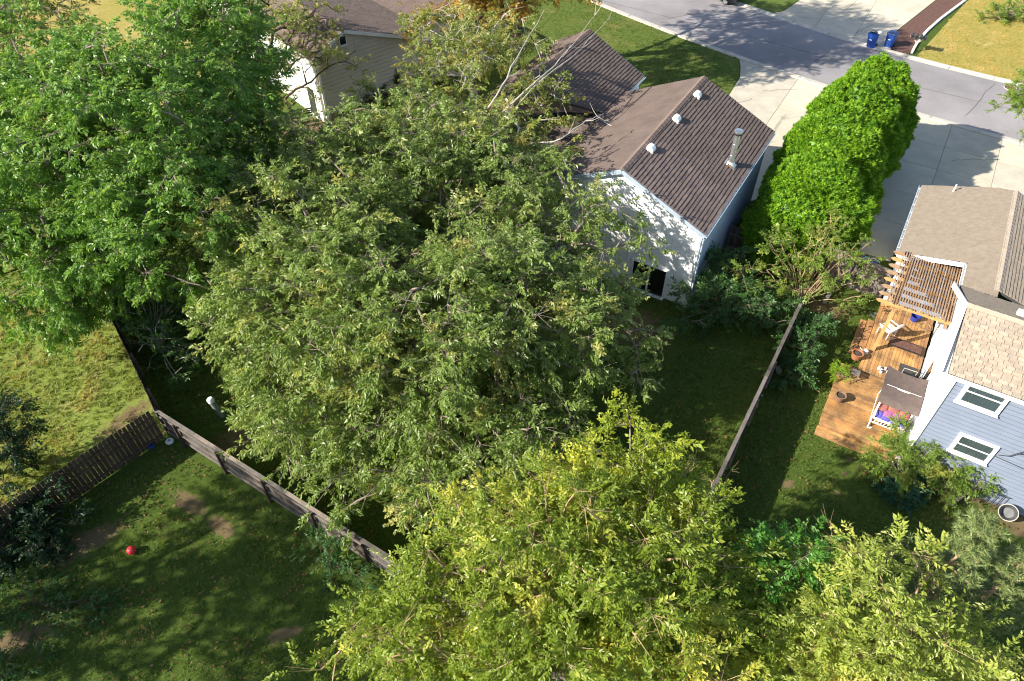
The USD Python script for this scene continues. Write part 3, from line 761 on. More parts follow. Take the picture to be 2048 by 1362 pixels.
MB().box(GE + .02, -4.2, 10.1, 19, 5.28, 5.32).build('soffit', M['white'], bh)
gutter(bh, W(GE - .02, 10.05, 5.47), W(GE - .02, 19, 5.47), -DA, m='white')
gutter(bh, W(11.22, 7.63, 3.17), W(4.93, 7.63, 3.17), -DB)
gutter(bh, W(4.55, 10.27, 3.95), W(2.85, 10.27, 3.95), -DB, m='white')
MB().beam(W(4.92, 7.6, 3.10), W(4.51, 10.25, 3.88), .05, .20).build('rake_board', M['gutter'], bh)
for k in range(8):
    a = 10.8 - k * .78
    MB().obox(W(a, 7.62, 3.20), DA * .012, DB * .09, UPV * .008).build('gutter_strap', M['gutter'], bh)
window(bh, W(-4.236, 10.96), DB, -DA, 1.10, .98, 4.42, frame=.13, depth=.055)
window(bh, W(-4.236, 11.70), DB, -DA, 1.06, .80, 2.00, frame=.13, depth=.055)
MB().tube([W(-4.26, 13.0, 2.55), W(-4.33, 13.25, 2.75), W(-4.33, 13.45, 3.1), W(-4.30, 13.55, 3.22), W(-4.30, 13.62, 3.12), W(-4.29, 13.5, 2.98)], .014, 6).build('loose_cable', M['cable'], bh)
MB().tube([W(-4.25, 12.9, 2.42), W(-4.26, 15, 2.28), W(-4.26, 18, 2.1)], .012, 5).build('wall_cable', M['cable'], bh)
ft = MB().lathe((19.535, 15.691, 0.700), [(.0, 0), (.11, .0), (.125, .02), (.11, .035), (.03, .035), (.03, .05), (0, .05)], 20, axis=-DA)
ft.build('wall_vent', M['whitemetal'], bh)
MB().tube([W(10.7, 9.0, 3.5), W(10.7, 9.0, 4.0)], .04, 8).build('vent_pipe', M['whitemetal'], bh)
# patio door in the end wall
window(bh, W(-.2, 10.345), -DA, -DB, .9, 1.95, .45, frame=.08, rail=False, curtain=False, name='patio_door', depth=.05)

# ---------------------------------------------------------------- the beige house behind
fh = thing('beige_house', 'beige lap-sided house with brown gable roof behind the trees', 'house', W(8, -28))
k1 = W(4.43, -26.55)
wa, wb = math.cos(math.radians(18)), math.sin(math.radians(18))
wd = wa * DA + wb * DB                # along the shaded gable wall
wo = -wb * DA + wa * DB               # outwards from it (towards the white house)
FL, RT, RTZ, ZL, ZR = 9.3, 2.1, 5.65, 4.65, 3.05
fprof = [(0, 0), (FL, 0), (FL, ZR - .1), (RT, RTZ - .12), (0, ZL - .1)]
wallpanel(fh, k1, k1 + wd * FL, fprof, 'brick', out=wo)
siding(fh, k1 + wo * .002, k1 + wd * FL + wo * .002, [(0.1, .62), (FL - .1, .62), (FL - .1, ZR - .12), (RT, RTZ - .16), (0.1, ZL - .12)], ['beige'], expo=.26, z0=.62, out=wo, seed=41, piece=4.1)
MB().obox(k1 + wd * FL / 2 + wo * .02 + UPV * .29, wd * FL / 2, wo * .02, UPV * .29).build('brick_foundation', M['brick'], fh)
DP = 16.0
wallpanel(fh, k1 - wo * .15, k1 - wo * DP, [(0, 0), (DP - .15, 0), (DP - .15, ZL - .1), (0, ZL - .1)], 'whitewall', out=-wd)
wallpanel(fh, k1 + wd * FL - wo * .15, k1 + wd * FL - wo * DP, [(0, 0), (DP - .15, 0), (DP - .15, ZR - .1), (0, ZR - .1)], 'beige', out=wd)
ov = .25
sl_l = (RTZ - ZL) / RT; sl_r = (RTZ - ZR) / (FL - RT)
pl = lambda t, o, z: k1 + wd * t + wo * o + UPV * z
roof_plane(fh, [pl(-.35, ov, ZL - .35 * sl_l), pl(RT, ov, RTZ), pl(RT, -DP, RTZ), pl(-.35, -DP, ZL - .35 * sl_l)], wo, ['roof_a'], 'roof_all', course=.2, tab=.34, seed=42)
roof_plane(fh, [pl(RT, ov, RTZ), pl(FL + .4, ov, ZR - .4 * sl_r), pl(FL + .4, -DP, ZR - .4 * sl_r), pl(RT, -DP, RTZ)], wo, ['roof_a'], 'roof_all', course=.2, tab=.34, seed=43)
ridge_caps(fh, pl(RT, ov, RTZ + .02), pl(RT, -DP, RTZ + .02), 'roof_b')
MB().beam(pl(-.35, ov + .02, ZL - .35 * sl_l - .10), pl(RT, ov + .02, RTZ - .10), .05, .2, up=UPV).build('rake_board', M['beige_trim'], fh)
MB().beam(pl(RT, ov + .02, RTZ - .10), pl(FL + .4, ov + .02, ZR - .4 * sl_r - .10), .05, .2).build('rake_board', M['beige_trim'], fh)
gutter(fh, pl(FL + .42, ov, ZR - .4 * sl_r), pl(FL + .42, -8, ZR - .4 * sl_r), wd, m='beige_trim')
MB().obox(k1 + wo * .03 + wd * .06 + UPV * 2.25, wd * .07, wo * .03, UPV * 2.25).build('corner_board', M['white'], fh)
MB().obox(k1 + wo * .03 + wd * (FL - .06) + UPV * 1.48, wd * .07, wo * .03, UPV * 1.48).build('corner_board', M['beige_trim'], fh)
window(fh, k1 + wd * (RT - .25) + wo * .035, wd, wo, .42, .5, RTZ - .95, frame=.05, rail=False, curtain=False, name='gable_vent', fm='beige_trim', depth=.04)
window(fh, k1 - wd * .002 - wo * 1.0, -wo, -wd, .9, 1.9, .1, frame=.09, rail=False, curtain=False, name='side_door', depth=.06)
mt = MB().obox(k1 + wd * 5.6 + wo * .12 + UPV * 1.35, wd * .14, wo * .10, UPV * .30)
mt.lathe(k1 + wd * 5.6 + wo * .20 + UPV * 1.4, [(.11, 0), (.11, .09), (0, .10)], 14, axis=wo)
mt.tube([k1 + wd * 5.6 + wo * .07 + UPV * 1.5, k1 + wd * 5.6 + wo * .07 + UPV * 2.1], .03, 6)
mt.tube([k1 + wd * 5.6 + wo * .12 + UPV * 1.1, k1 + wd * 5.6 + wo * .12 + UPV * .2], .03, 6)
mt.build('meter_box', M['black'], fh)
# lower roof of the beige house towards the street
roof_plane(fh, [pl(FL + .3, -2.2, 3.0), pl(FL + 4.5, -2.2, 4.0), pl(FL + 4.5, -8.5, 4.0), pl(FL + .3, -8.5, 3.0)], wo, ['roof_c'], 'roof_all', course=.2, tab=.34, seed=44)
wallpanel(fh, k1 + wd * (FL + .3) - wo * 2.3, k1 + wd * (FL + 4.4) - wo * 2.3, [(0, 0), (4.1, 0), (4.1, 3.9), (0, 2.9)], 'beige', out=wo)
MB().beam(pl(FL + .3, -2.15, 2.95), pl(FL + 4.5, -2.15, 3.95), .04, .16).build('rake_board', M['beige_trim'], fh)

# ---------------------------------------------------------------- fences
def fence(label, p0, p1, mats, h=1.83, pw=.14, gap=.008, rails=(.28, .95, 1.6), side=1, postm=None, seed=0, post_step=2.4, cap=False, lean=0.0, name='wooden_fence', railm=None, basez=.03):
    p0, p1 = np.array([p0[0], p0[1], 0.0]), np.array([p1[0], p1[1], 0.0])
    t = thing(name, label, 'fence', (p0 + p1) / 2)
    L = np.linalg.norm(p1 - p0); d = (p1 - p0) / L
    n = np.cross(d, UPV) * side                 # the side of the rails and posts
    r = np.random.default_rng(seed)
    cnt = int(L / (pw + gap))
    for i in range(cnt):
        c = p0 + d * ((i + .5) * L / cnt)
        hh = h + r.uniform(-.025, .02)
        tl = r.normal(0, .006); off = r.normal(0, .004)
        top = c + UPV * hh + d * tl + n * off
        bot = c + UPV * basez + n * off
        w = pw / 2
        v = [bot - d * w - n * .009, bot + d * w - n * .009, bot + d * w + n * .009, bot - d * w + n * .009]
        s = top - UPV * .04
        v += [s - d * w - n * .009, s + d * w - n * .009, s + d * w + n * .009, s - d * w + n * .009]
        v += [top - d * w * .55 - n * .009, top + d * w * .55 - n * .009, top + d * w * .55 + n * .009, top - d * w * .55 + n * .009]
        f = []
        for a in (0, 4):
            for k in range(4):
                l = (k + 1) % 4
                f += [[a + k, a + l, a + 4 + l], [a + k, a + 4 + l, a + 4 + k]]
        f += [[8, 9, 10], [8, 10, 11]]
        f = np.array(f)
        if side < 0:
            f = f[:, ::-1]
        obj('picket', (np.array(v), f), M[mats[r.integers(len(mats))]], t)
    for z in rails:
        q = 0
        while q < L - .1:
            e = min(q + post_step, L)
            MB().beam(p0 + d * (q + .005) + UPV * z + n * .033, p0 + d * (e - .005) + UPV * (z + r.uniform(-.015, .015)) + n * .033, .042, .09).build('rail', M[railm or mats[0]], t)
            q = e
    q = post_step * .5
    while q < L:
        c = p0 + d * q + n * .105
        MB().obox(c + UPV * (h - .12) / 2, d * .045, n * .045, UPV * (h - .12) / 2).build('post', M[postm or mats[-1]], t)
        q += post_step
    if cap:
        q = 0
        while q < L - .1:
            e = min(q + 2.4, L)
            MB().beam(p0 + d * (q + .004) + UPV * (h + .035) + n * .02, p0 + d * (e - .004) + UPV * (h + .035) + n * .02, .14, .03).build('cap_rail', M[r.choice(['fence_w', 'fence_w2', 'fence_w3'])], t)
            q = e
    return t

corner = np.array([-14.1, 17.75])
fence('dark brown picket fence with sunlight between its boards beside the yellow-green lawn', corner - [.12, .14], (-19.6, 11.27), ['fence_d', 'fence_d2', 'fence_d'], gap=.024, rails=(.3, 1.05, 1.45), side=-1, seed=1, postm='fence_d2', railm='fence_d')
fence('vine-covered brown fence running back under the trees from the corner', corner, (-24.2, 31.9), ['fence_d', 'fence_d2', 'fence_w'], side=1, seed=2)
c2 = W(-18.55, 4.35)[:2]
fence('weathered grey fence with long rails and dark posts across the shaded yard', (corner + [.05, -.06]) * 1.012, c2 * 1.012, ['fence_w3', 'fence_d', 'fence_w3'], h=1.55, side=1, seed=3, rails=(.25, .7, 1.2), postm='fence_d2', railm='fence_w', cap=True)
fence('long brown fence between the shaded yard and the deck yard, seen edge-on', W(-18.6, 4.62)[:2], W(.9, 4.68)[:2], ['fence_w', 'fence_w3', 'fence_w2'], side=1, seed=4, cap=True)
fence('short weathered fence with wide boards between the multi-stemmed shrub and the pergola', W(5.75, 4.9)[:2], W(5.35, 7.85)[:2], ['fence_w2', 'fence_w', 'fence_w3'], side=1, seed=5, pw=.19, cap=True)
fence('brown gate fence with two rails between the white house and the conifers', W(5.1, .05)[:2], W(4.75, 3.1)[:2], ['fence_d', 'fence_w3'], h=1.75, side=1, seed=6, rails=(.45, 1.25), railm='fence_w')

# ---------------------------------------------------------------- deck behind the blue house
dk = thing('wooden_deck', 'golden cedar deck with steps behind the blue house', 'deck', W(-1, 8.8))
r = np.random.default_rng(5)
DZ = .42
DM = ['deck_a', 'deck_b', 'deck_c', 'deck_d']
a = -3.55
while a < -.32:                                        # lower deck: boards along b
    e = a + .138
    MB().box(a, e - .012, 7.22, 10.30, DZ - .038, DZ + r.uniform(-.002, .002)).build('board', M[DM[r.integers(4)]], dk)
    a = e
b = 7.95
while b < 10.28:                                       # upper deck: boards along a
    e = min(b + .138, 10.32)
    MB().box(-.30, 5.0, b, e - .011, DZ - .02, DZ + .02 + r.uniform(-.002, .002)).build('board', M[DM[r.integers(4)]], dk)
    b = e
for k, z in enumerate((.28, .14)):                     # two long steps towards the lawn
    for j in range(3):
        a0 = -3.56 - .44 * k - .145 * (j + 1)
        MB().box(a0, a0 + .132, 7.24 - .02 * k, 10.30, z - .038, z + r.uniform(-.002, .002)).build('step_board', M[r.choice(['deck_b', 'deck_d', 'deck_step'])], dk)
for k, z in enumerate((.28, .14)):                     # side steps towards the fence
    for j in range(2):
        b0 = 7.94 - .30 * k - .145 * (j + 1)
        MB().box(.9, 3.4, b0, b0 + .139, z - .038, z).build('step_board', M['deck_c'], dk)
    MB().box(.9, 3.4, 7.94 - .30 * k - .27, 7.94 - .30 * k - .25, .01, z - .04).build('riser', M['deck_c'], dk)
MB().box(-3.56, -3.53, 7.24, 10.3, .02, DZ - .04).build('fascia', M['deck_c'], dk)
MB().box(-3.5, -.34, 7.23, 7.26, .02, DZ - .04).build('fascia', M['deck_c'], dk)
MB().box(-.29, 5.0, 7.955, 7.985, .02, DZ - .02).build('fascia', M['deck_c'], dk)
MB().box(-.33, -.295, 7.3, 10.3, .05, DZ + .02).build('deck_joint', M['joint'], dk)
MB().box(-4.0, -3.97, 7.26, 10.3, .02, .24).build('riser', M['deck_c'], dk)
MB().box(-4.44, -4.41, 7.24, 10.3, .01, .10).build('riser', M['deck_c'], dk)

# pergola
pg = thing('pergola', 'slatted wooden pergola with rounded rafter ends over the deck', 'pergola', W(3, 9.2))
PZ = 3.0
MB().box(1.20, 1.34, 8.18, 8.32, DZ, PZ).build('post', M['post'], pg)
MB().box(4.75, 4.89, 8.18, 8.32, .02, PZ).build('post', M['post'], pg)
MB().box(1.0, 5.1, 8.20, 8.30, PZ, PZ + .18).build('beam', M['perg'], pg)
MB().box(1.0, 5.1, 10.18, 10.28, PZ, PZ + .18).build('beam', M['perg'], pg)
for k in range(8):
    a = 1.12 + k * .53
    n_ = 7
    prof = [(7.22 + .09 * (1 - math.cos(t)) - .0, PZ + .09 + .085 * math.sin(t) * 1) for t in np.linspace(math.pi / 2, -math.pi / 2, n_)]
    prof = [(7.22 + .12 * (1 - math.cos(t)), PZ + .27 - .085 + .085 * math.sin(t)) for t in np.linspace(math.pi / 2, -math.pi / 2, n_)]
    prof = [(7.42 + .12 * abs(math.sin(t)), PZ + .27 + .085 * math.sin(t)) for t in np.linspace(math.pi / 2, -math.pi / 2, n_)]
    prof = prof + [(10.5, PZ + .185), (10.5, PZ + .355)]
    v = [W(a + s, b, z) for s in (-.022, .022) for b, z in prof]; m_ = len(prof); f = []
    for i in range(m_):
        j = (i + 1) % m_
        f += [[i, j, m_ + j], [i, m_ + j, m_ + i]]
    for i in range(1, m_ - 1):
        f += [[0, i + 1, i], [m_, m_ + i, m_ + i + 1]]
    obj('rafter', (np.array(v), np.array(f)), M['perg' if k % 3 else 'post'], pg)
n_ = 27
for k in range(n_):
    b = 7.86 + (10.62 - 7.86) * k / (n_ - 1)
    MB().beam(W(1.05 + r.uniform(-.05, .05), b, PZ + .385), W(4.95 + r.uniform(-.03, .03), b + r.uniform(-.012, .012), PZ + .385), .042, .045).build('slat', M['perg' if r.random() < .72 else 'perg2'], pg)

# ---------------------------------------------------------------- things on and around the deck
def at(x, z=0.0):
    return np.array([x[0], x[1], z])

def swing():
    t = thing('garden_swing', 'white garden swing with brown canopy and purple cushions on the deck', 'garden swing', W(-2.5, 9.7, DZ))
    b0, b1 = 8.98, 10.25
    z0 = DZ + .005
    for b in (b0, b1):
        MB().tube([W(-3.35, b, z0), W(-2.55, b, z0 + 1.62)], .022, 8).build('leg', M['whitemetal'], t)
        MB().tube([W(-1.35, b, z0), W(-2.15, b, z0 + 1.62)], .022, 8).build('leg', M['whitemetal'], t)
        MB().tube([W(-3.3, b, z0 + .10), W(-1.4, b, z0 + .10)], .018, 8).build('foot_bar', M['whitemetal'], t)
        MB().tube([W(-2.55, b, z0 + 1.62), W(-2.15, b, z0 + 1.62)], .022, 8).build('top_bar', M['whitemetal'], t)
    MB().tube([W(-2.35, b0, z0 + 1.62), W(-2.35, b1, z0 + 1.62)], .022, 8).build('top_bar', M['whitemetal'], t)
    # canopy: sagging cloth in two panels over a ridge bar
    na, nb_ = 12, 12
    A_ = np.linspace(-3.30, -1.30, na); B_ = np.linspace(b0 - .16, b1 + .08, nb_)
    v = []
    for a in A_:
        for b in B_:
            u_ = (a + 3.30) / 2.0; w_ = (b - b0 + .14) / (b1 - b0 + .26)
            z = z0 + 1.70 - .10 * abs(a + 2.38) - .07 * math.sin(math.pi * u_) * math.sin(math.pi * w_) + .05 * (2 * w_ - 1) ** 2 + .10 * max(0, u_ - .86) / .14 * (abs(2 * w_ - 1)) ** 3
            if u_ < .02:
                z -= .10
            v.append(W(a, b, z))
    f = []
    for i in range(na - 1):
        for j in range(nb_ - 1):
            k = i * nb_ + j
            f += [[k, k + nb_, k + nb_ + 1], [k, k + nb_ + 1, k + 1]]
    v2 = np.array(v); vv = np.vstack([v2, v2 - [0, 0, .012]]); f = np.array(f)
    cn = obj('canopy', (vv, np.vstack([f, f[:, ::-1] + len(v2)])), M['canopy'], t, smooth=True)
    MB().tube([W(-2.38, b0 - .1, z0 + 1.712), W(-2.38, b1 + .1, z0 + 1.712)], .010, 6).build('seam', M['whitemetal'], cn)
    for j in range(5):
        a = -3.16 + j * .11
        MB().beam(W(a, b0 + .08, z0 + .50), W(a, b1 - .08, z0 + .50), .085, .022).build('seat_slat', M['whitemetal'], t)
    # patterned front apron and back board
    MB().beam(W(-3.22, b0 + .05, z0 + .52), W(-3.22, b1 - .05, z0 + .52), .03, .09).build('front_rail', M['whitemetal'], t)
    for j in range(9):
        b = b0 + .14 + j * .122
        MB().beam(W(-3.225, b - .03, z0 + .30), W(-3.225, b + .03, z0 + .48), .018, .035, up=DA).build('apron_bar', M['whitemetal'], t)
    MB().beam(W(-3.22, b0 + .05, z0 + .28), W(-3.22, b1 - .05, z0 + .28), .03, .05).build('apron_rail', M['whitemetal'], t)
    MB().beam(W(-2.62, b0 + .05, z0 + .98), W(-2.62, b1 - .05, z0 + .98), .03, .10).build('back_rail', M['whitemetal'], t)
    for b in (b0 + .04, b1 - .04):
        MB().tube([W(-3.2, b, z0 + .52), W(-2.45, b, z0 + 1.6)], .010, 6).build('hanger', M['whitemetal'], t)
        MB().tube([W(-3.2, b, z0 + .52), W(-3.2, b, z0 + .74), W(-2.65, b, z0 + .74), W(-2.62, b, z0 + .98)], .018, 6).build('arm', M['whitemetal'], t)
swing()

def cushion(c, d, n, w, h, th, m, label, group=None, name='cushion'):
    s = trimesh.creation.icosphere(subdivisions=3); v = np.asarray(s.vertices)
    e = np.sign(v) * np.abs(v) ** .55
    e[:, 2] = v[:, 2] * (1 - .5 * np.clip(np.max(np.abs(e[:, :2]), 1), 0, 1) ** 6)
    u = np.cross(n, d); u /= np.linalg.norm(u)
    wv = np.asarray(c) + e[:, :1] * d * w / 2 + e[:, 1:2] * u * h / 2 + e[:, 2:] * np.asarray(n) * th / 2
    o = obj(name, (wv, np.asarray(s.faces)), M[m], None, smooth=True)
    tag(o, label, 'cushion', group)
nn_ = (-DA * .55 + UPV * .83); nn_ /= np.linalg.norm(nn_)
CG = 'cushions on the garden swing'
for (b, a, z, m, lab) in ((9.14, -2.98, .58, 'cush_p', 'purple cushion at the left end of the garden swing'), (9.44, -3.0, .58, 'cush_p', 'purple cushion under the rose cushion on the garden swing'),
                          (9.78, -3.0, .58, 'cush_p', 'purple cushion in the middle right of the garden swing'), (10.08, -2.98, .58, 'cush_p', 'purple cushion at the right end of the garden swing'),
                          (9.46, -2.90, .68, 'cush_r', 'rose floral cushion left of centre on the garden swing'), (9.76, -2.90, .68, 'cush_r', 'rose floral cushion right of centre on the garden swing'),
                          (9.18, -2.74, .80, 'cush_o', 'orange floral back cushion at the left of the garden swing'), (9.60, -2.72, .80, 'cush_o', 'orange floral back cushion in the middle of the garden swing'),
                          (10.02, -2.74, .80, 'cush_o', 'orange floral back cushion at the right of the garden swing')):
    cushion(W(a, b, DZ + z), DB, nn_, .34 if m != 'cush_o' else .42, .34, .14, m, lab, CG)

def planter(p, z, r0, h, m, name, label, cat='planter', soil=True):
    t = thing(name, label, cat, at(p, z))
    w = .03
    MB().lathe(at(p, z), [(0, 0), (r0 * .74, 0), (r0 * .9, h * .45), (r0, h * .92), (r0 + .015, h), (r0 - w, h), (r0 - w, h - .07)], 22).build('pot', M[m], t, smooth=40)
    for q in (.25, .75):
        MB().tube([at(p, z) + [(r0 * (.82 + .2 * q)) * math.cos(x), (r0 * (.82 + .2 * q)) * math.sin(x), h * q] for x in np.linspace(0, 2 * np.pi, 22, endpoint=False)], .009, 5, closed=True).build('hoop', M['rust'], t)
    if soil:
        MB().lathe(at(p, z), [(r0 - w, h - .07), (r0 * .5, h - .05), (0, h - .06)], 22).build('soil', M['potsoil'], t)
    return t
planter((15.280, 21.689, 0.420), .42, .24, .34, 'terra', 'barrel_planter', 'reddish round planter beside the pergola post on the deck')
planter((13.766, 19.283, 0.420), .42, .22, .34, 'barrel', 'barrel_planter', 'brown round planter near the lower left edge of the deck')
planter((14.314, 20.540, 0.420), .42, .13, .22, 'barrel', 'flower_pot', 'small pot under the bright lime plant on the deck edge', 'flower pot')
# low square table
def table(c, w, h, m, name, label):
    t = thing(name, label, 'table', c)
    MB().obox(np.asarray(c) + UPV * h, DA * w / 2, DB * w / 2, UPV * .018).build('table_top', M[m], t)
    for i in (-1, 1):
        for j in (-1, 1):
            MB().beam(np.asarray(c) + DA * i * (w / 2 - .04) + DB * j * (w / 2 - .04), np.asarray(c) + DA * i * (w / 2 - .04) + DB * j * (w / 2 - .04) + UPV * (h - .02), .035, .035, up=DA).build('leg', M[m], t)
table(at((14.782, 20.511, 0.420), .42), .34, .36, 'fence_w', 'side_table', 'small grey wooden table beside the lime plant on the deck')
mt_ = MB().obox(W(.62, 9.83, DZ + .032), DA * .42, DB * .36, UPV * .010).build('door_mat', M['mat'])
tag(mt_, 'dark square mat on the deck at the house wall', 'mat')

def frame_chair(c, fx, label, seat='black', frame='bark_pale', name='metal_chair'):
    t = thing(name, label, 'chair', c); c = np.asarray(c, float)
    fx = np.asarray(fx, float); sx = np.cross(UPV, fx)
    w, d, h = .25, .25, .43
    for i in (-1, 1):
        MB().tube([c + fx * d + sx * w * i, c + fx * d + sx * w * i + UPV * .62], .014, 6).build('leg', M[frame], t)
        MB().tube([c - fx * (d + .06) + sx * w * i, c - fx * d + sx * w * i + UPV * h, c - fx * (d + .10) + sx * w * i + UPV * .92], .014, 6).build('leg', M[frame], t)
        MB().tube([c + fx * d + sx * w * i + UPV * .62, c - fx * (d + .03) + sx * w * i + UPV * .64], .016, 6).build('arm', M[frame], t)
    MB().obox(c + UPV * h, fx * d, sx * w, UPV * .014).build('seat', M[seat], t)
    MB().obox(c - fx * (d + .05) + UPV * .70, (fx * .02 + UPV * -.004), sx * w, UPV * .19).build('backrest', M[seat], t)
frame_chair(W(-.18 + .05, 9.82, DZ + .02), -DB, 'metal-framed chair with dark seat below the dark mat on the deck')
# cushioned chair by the post
def lounge(c, fx, label):
    t = thing('cushioned_chair', label, 'chair', c); c = np.asarray(c, float); fx = np.asarray(fx, float); sx = np.cross(UPV, fx)
    for i in (-1, 1):
        for j in (-1, 1):
            MB().beam(c + fx * .26 * i + sx * .28 * j, c + fx * .26 * i + sx * .28 * j + UPV * .36, .03, .03, up=fx).build('leg', M['whitemetal'], t)
        MB().beam(c + fx * -.3 + sx * .31 * i + UPV * .56, c + fx * .3 + sx * .31 * i + UPV * .56, .05, .03).build('arm', M['whitemetal'], t)
    s = trimesh.creation.icosphere(subdivisions=3); e = np.sign(s.vertices) * np.abs(s.vertices) ** .45
    obj('seat', (c + UPV * .40 + e[:, :1] * fx * .31 + e[:, 1:2] * sx * .29 + e[:, 2:] * UPV * .07, np.asarray(s.faces)), M['cloth'], t, smooth=True)
    bu = UPV * .9 - fx * .42; bu /= np.linalg.norm(bu); bn = np.cross(sx, bu)
    obj('backrest', (c + UPV * .66 - fx * .34 + e[:, :1] * bn * .07 + e[:, 1:2] * sx * .29 + e[:, 2:] * bu * .30, np.asarray(s.faces)), M['cloth'], t, smooth=True)
fxl = DA * .5 - DB * .86; fxl /= np.linalg.norm(fxl)
lounge(at((17.140, 23.166, 0.440), .44), fxl, 'pale cushioned chair behind the wooden pergola post')
tag(MB().lathe(at((18.804, 24.085, 0.440), .44), [(0, 0), (.17, 0), (.21, .28), (.225, .29), (.20, .29), (.165, .03), (0, .03)], 20).build('bucket', M['bluepl'], None, smooth=40), 'round blue bucket under the edge of the pergola', 'bucket')
def coil(c, r0, n, m, label, cat='hose', wob=.02, rr=.012):
    q = np.random.default_rng(int(abs(c[0]) * 100)); th = np.linspace(0, 2 * np.pi * n, 26 * n)
    ph = q.uniform(0, 6, 3)
    pts = np.c_[c[0] + (r0 + wob * np.sin(th * .37 + ph[0])) * np.cos(th), c[1] + (r0 + wob * np.sin(th * .53 + ph[1])) * np.sin(th), c[2] + .02 + .02 * th / (2 * np.pi) + .01 * np.sin(th * 1.7)]
    o = MB().tube(pts, rr, 5).build('hose_coil', M[m], None, smooth=True)
    tag(o, label, cat)
coil(at((17.345, 24.808, 0.000), .01), .17, 4, 'zinc', 'grey hose coiled on the ground left of the pergola corner')
coil(at((18.044, 25.085, 0.000), .01), .22, 3, 'hose', 'dark hose coiled under the pergola corner')
coil(at((19.120, 23.588, 0.440), .45), .26, 2, 'bark_tan', 'tan cord looped on the deck beneath the pergola', 'cord', .05)
ch = thing('folding_lounger', 'maroon folded lounger lying under the pergola edge', 'lounger', W(2.05, 9.6, DZ))
MB().box(1.75, 2.25, 8.75, 10.1, DZ + .22, DZ + .27).build('sling', M['mulch'], ch)
for b in (8.8, 10.05):
    for a in (1.8, 2.2):
        MB().beam(W(a, b, DZ + .02), W(a, b, DZ + .22), .025, .025, up=DA).build('leg', M['black'], ch)
MB().box(1.72, 1.75, 8.72, 10.13, DZ + .21, DZ + .28).build('side_bar', M['black'], ch); MB().box(2.25, 2.28, 8.72, 10.13, DZ + .21, DZ + .28).build('side_bar', M['black'], ch)
# kettle grill in the shade behind the swing
gr = thing('kettle_grill', 'black kettle grill in the shadow between swing and house wall', 'grill', W(-1.05, 10.02, DZ))
MB().lathe(W(-1.05, 10.0, DZ + .50), [(0, 0), (.14, .03), (.23, .12), (.26, .22)], 20).build('bowl', M['black'], gr, smooth=40)
MB().lathe(W(-1.05, 10.0, DZ + .725), [(.265, 0), (.24, .10), (.14, .19), (0, .22)], 20).build('lid', M['black'], gr, smooth=40)
MB().tube([W(-1.05, 9.95, DZ + .945), W(-1.05, 9.95, DZ + .99), W(-1.05, 10.05, DZ + .99), W(-1.05, 10.05, DZ + .945)], .010, 6).build('handle', M['bark_pale'], gr)
for k in range(3):
    t_ = k * 2.1
    MB().tube([W(-1.05 + .12 * math.cos(t_), 10.0 + .12 * math.sin(t_), DZ + .56), W(-1.05 + .24 * math.cos(t_), 10.0 + .24 * math.sin(t_), DZ + .01)], .012, 6).build('leg', M['black'], gr)
# glass jars in a heap on the deck
for k, (x, y) in enumerate([(1757, 738), (1763, 741), (1769, 742), (1775, 744), (1781, 748), (1760, 745)]):
    pass
JG = 'glass jars standing on the deck by the swing canopy'
JL = ['white-lidded glass jar at the left end of the jars by the swing canopy', 'dark-lidded glass jar second from the left by the swing canopy', 'white-lidded glass jar in the middle of the jars by the swing canopy',
      'dark-lidded glass jar fourth from the left by the swing canopy', 'white-lidded glass jar nearest the swing canopy', 'dark-lidded glass jar in front of the left end of the jar row']
jars = [(16.058, 21.016, 0.440), (16.158, 20.928, 0.440), (16.300, 20.957, 0.440), (16.378, 20.811, 0.440), (16.477, 20.724, 0.440), (16.073, 20.811, 0.440)]
for k, p in enumerate(jars):
    t = thing('glass_jar', JL[k], 'jar', at(p, .42), JG)
    MB().lathe(at(p, .422), [(0, 0), (.055, 0), (.06, .02), (.06, .12), (.04, .15), (.04, .165)], 14).build('jar_body', M['gutter'], t, smooth=40)
    MB().lathe(at(p, .422), [(.043, .16), (.043, .18), (0, .182)], 14).build('jar_lid', M['dark' if k % 2 else 'whitemetal'], t)
# watering can by the post
wc = thing('watering_can', 'small white watering can at the foot of the pergola post', 'watering can', at((15.806, 21.993, 0.420), .42))
MB().lathe(wc.base, [(0, .0), (.10, .0), (.10, .19), (.03, .21), (0, .21)], 16).build('can_body', M['whitemetal'], wc, smooth=40)
MB().tube([wc.base + DB * -.09 + [0, 0, .05], wc.base - DB * .2 + [0, 0, .14], wc.base - DB * .27 + [0, 0, .22]], [.022, .014, .02], 8).build('spout', M['whitemetal'], wc)
MB().tube([wc.base + DB * (.10 * math.cos(t)) * 1.0 + UPV * (.12 + .12 * math.sin(t)) for t in np.linspace(-.5, 2.0, 9)], .009, 6).build('handle', M['black'], wc)
# white dish garden with a dry branch at the foot of the swing
sd = thing('garden_stone', 'white rounded garden stone beside a dark twig at the swing foot', 'stone', at((14.582, 17.854, 0.300), .29))
s = trimesh.creation.icosphere(subdivisions=3); v = np.array(s.vertices) * [.17, .12, .08]; v += (meshkit.fbm(v * 9)[:, None] - .5) * .04
obj('stone', (v + sd.base + [0, 0, .06], np.asarray(s.faces)), M['white'], sd, smooth=True)
tw = MB().tube([at((14.649, 17.753, 0.300), .30), at((14.866, 17.905, 0.300), .36), at((15.073, 18.084, 0.300), .44)], [.03, .022, .008], 7)
tw.tube([at((14.866, 17.905, 0.300), .36), at((14.912, 17.804, 0.300), .38)], [.02, .006], 6)
tag(tw.build('twig', M['bark_dark']), 'dark forked twig lying on the deck step by the swing', 'twig')

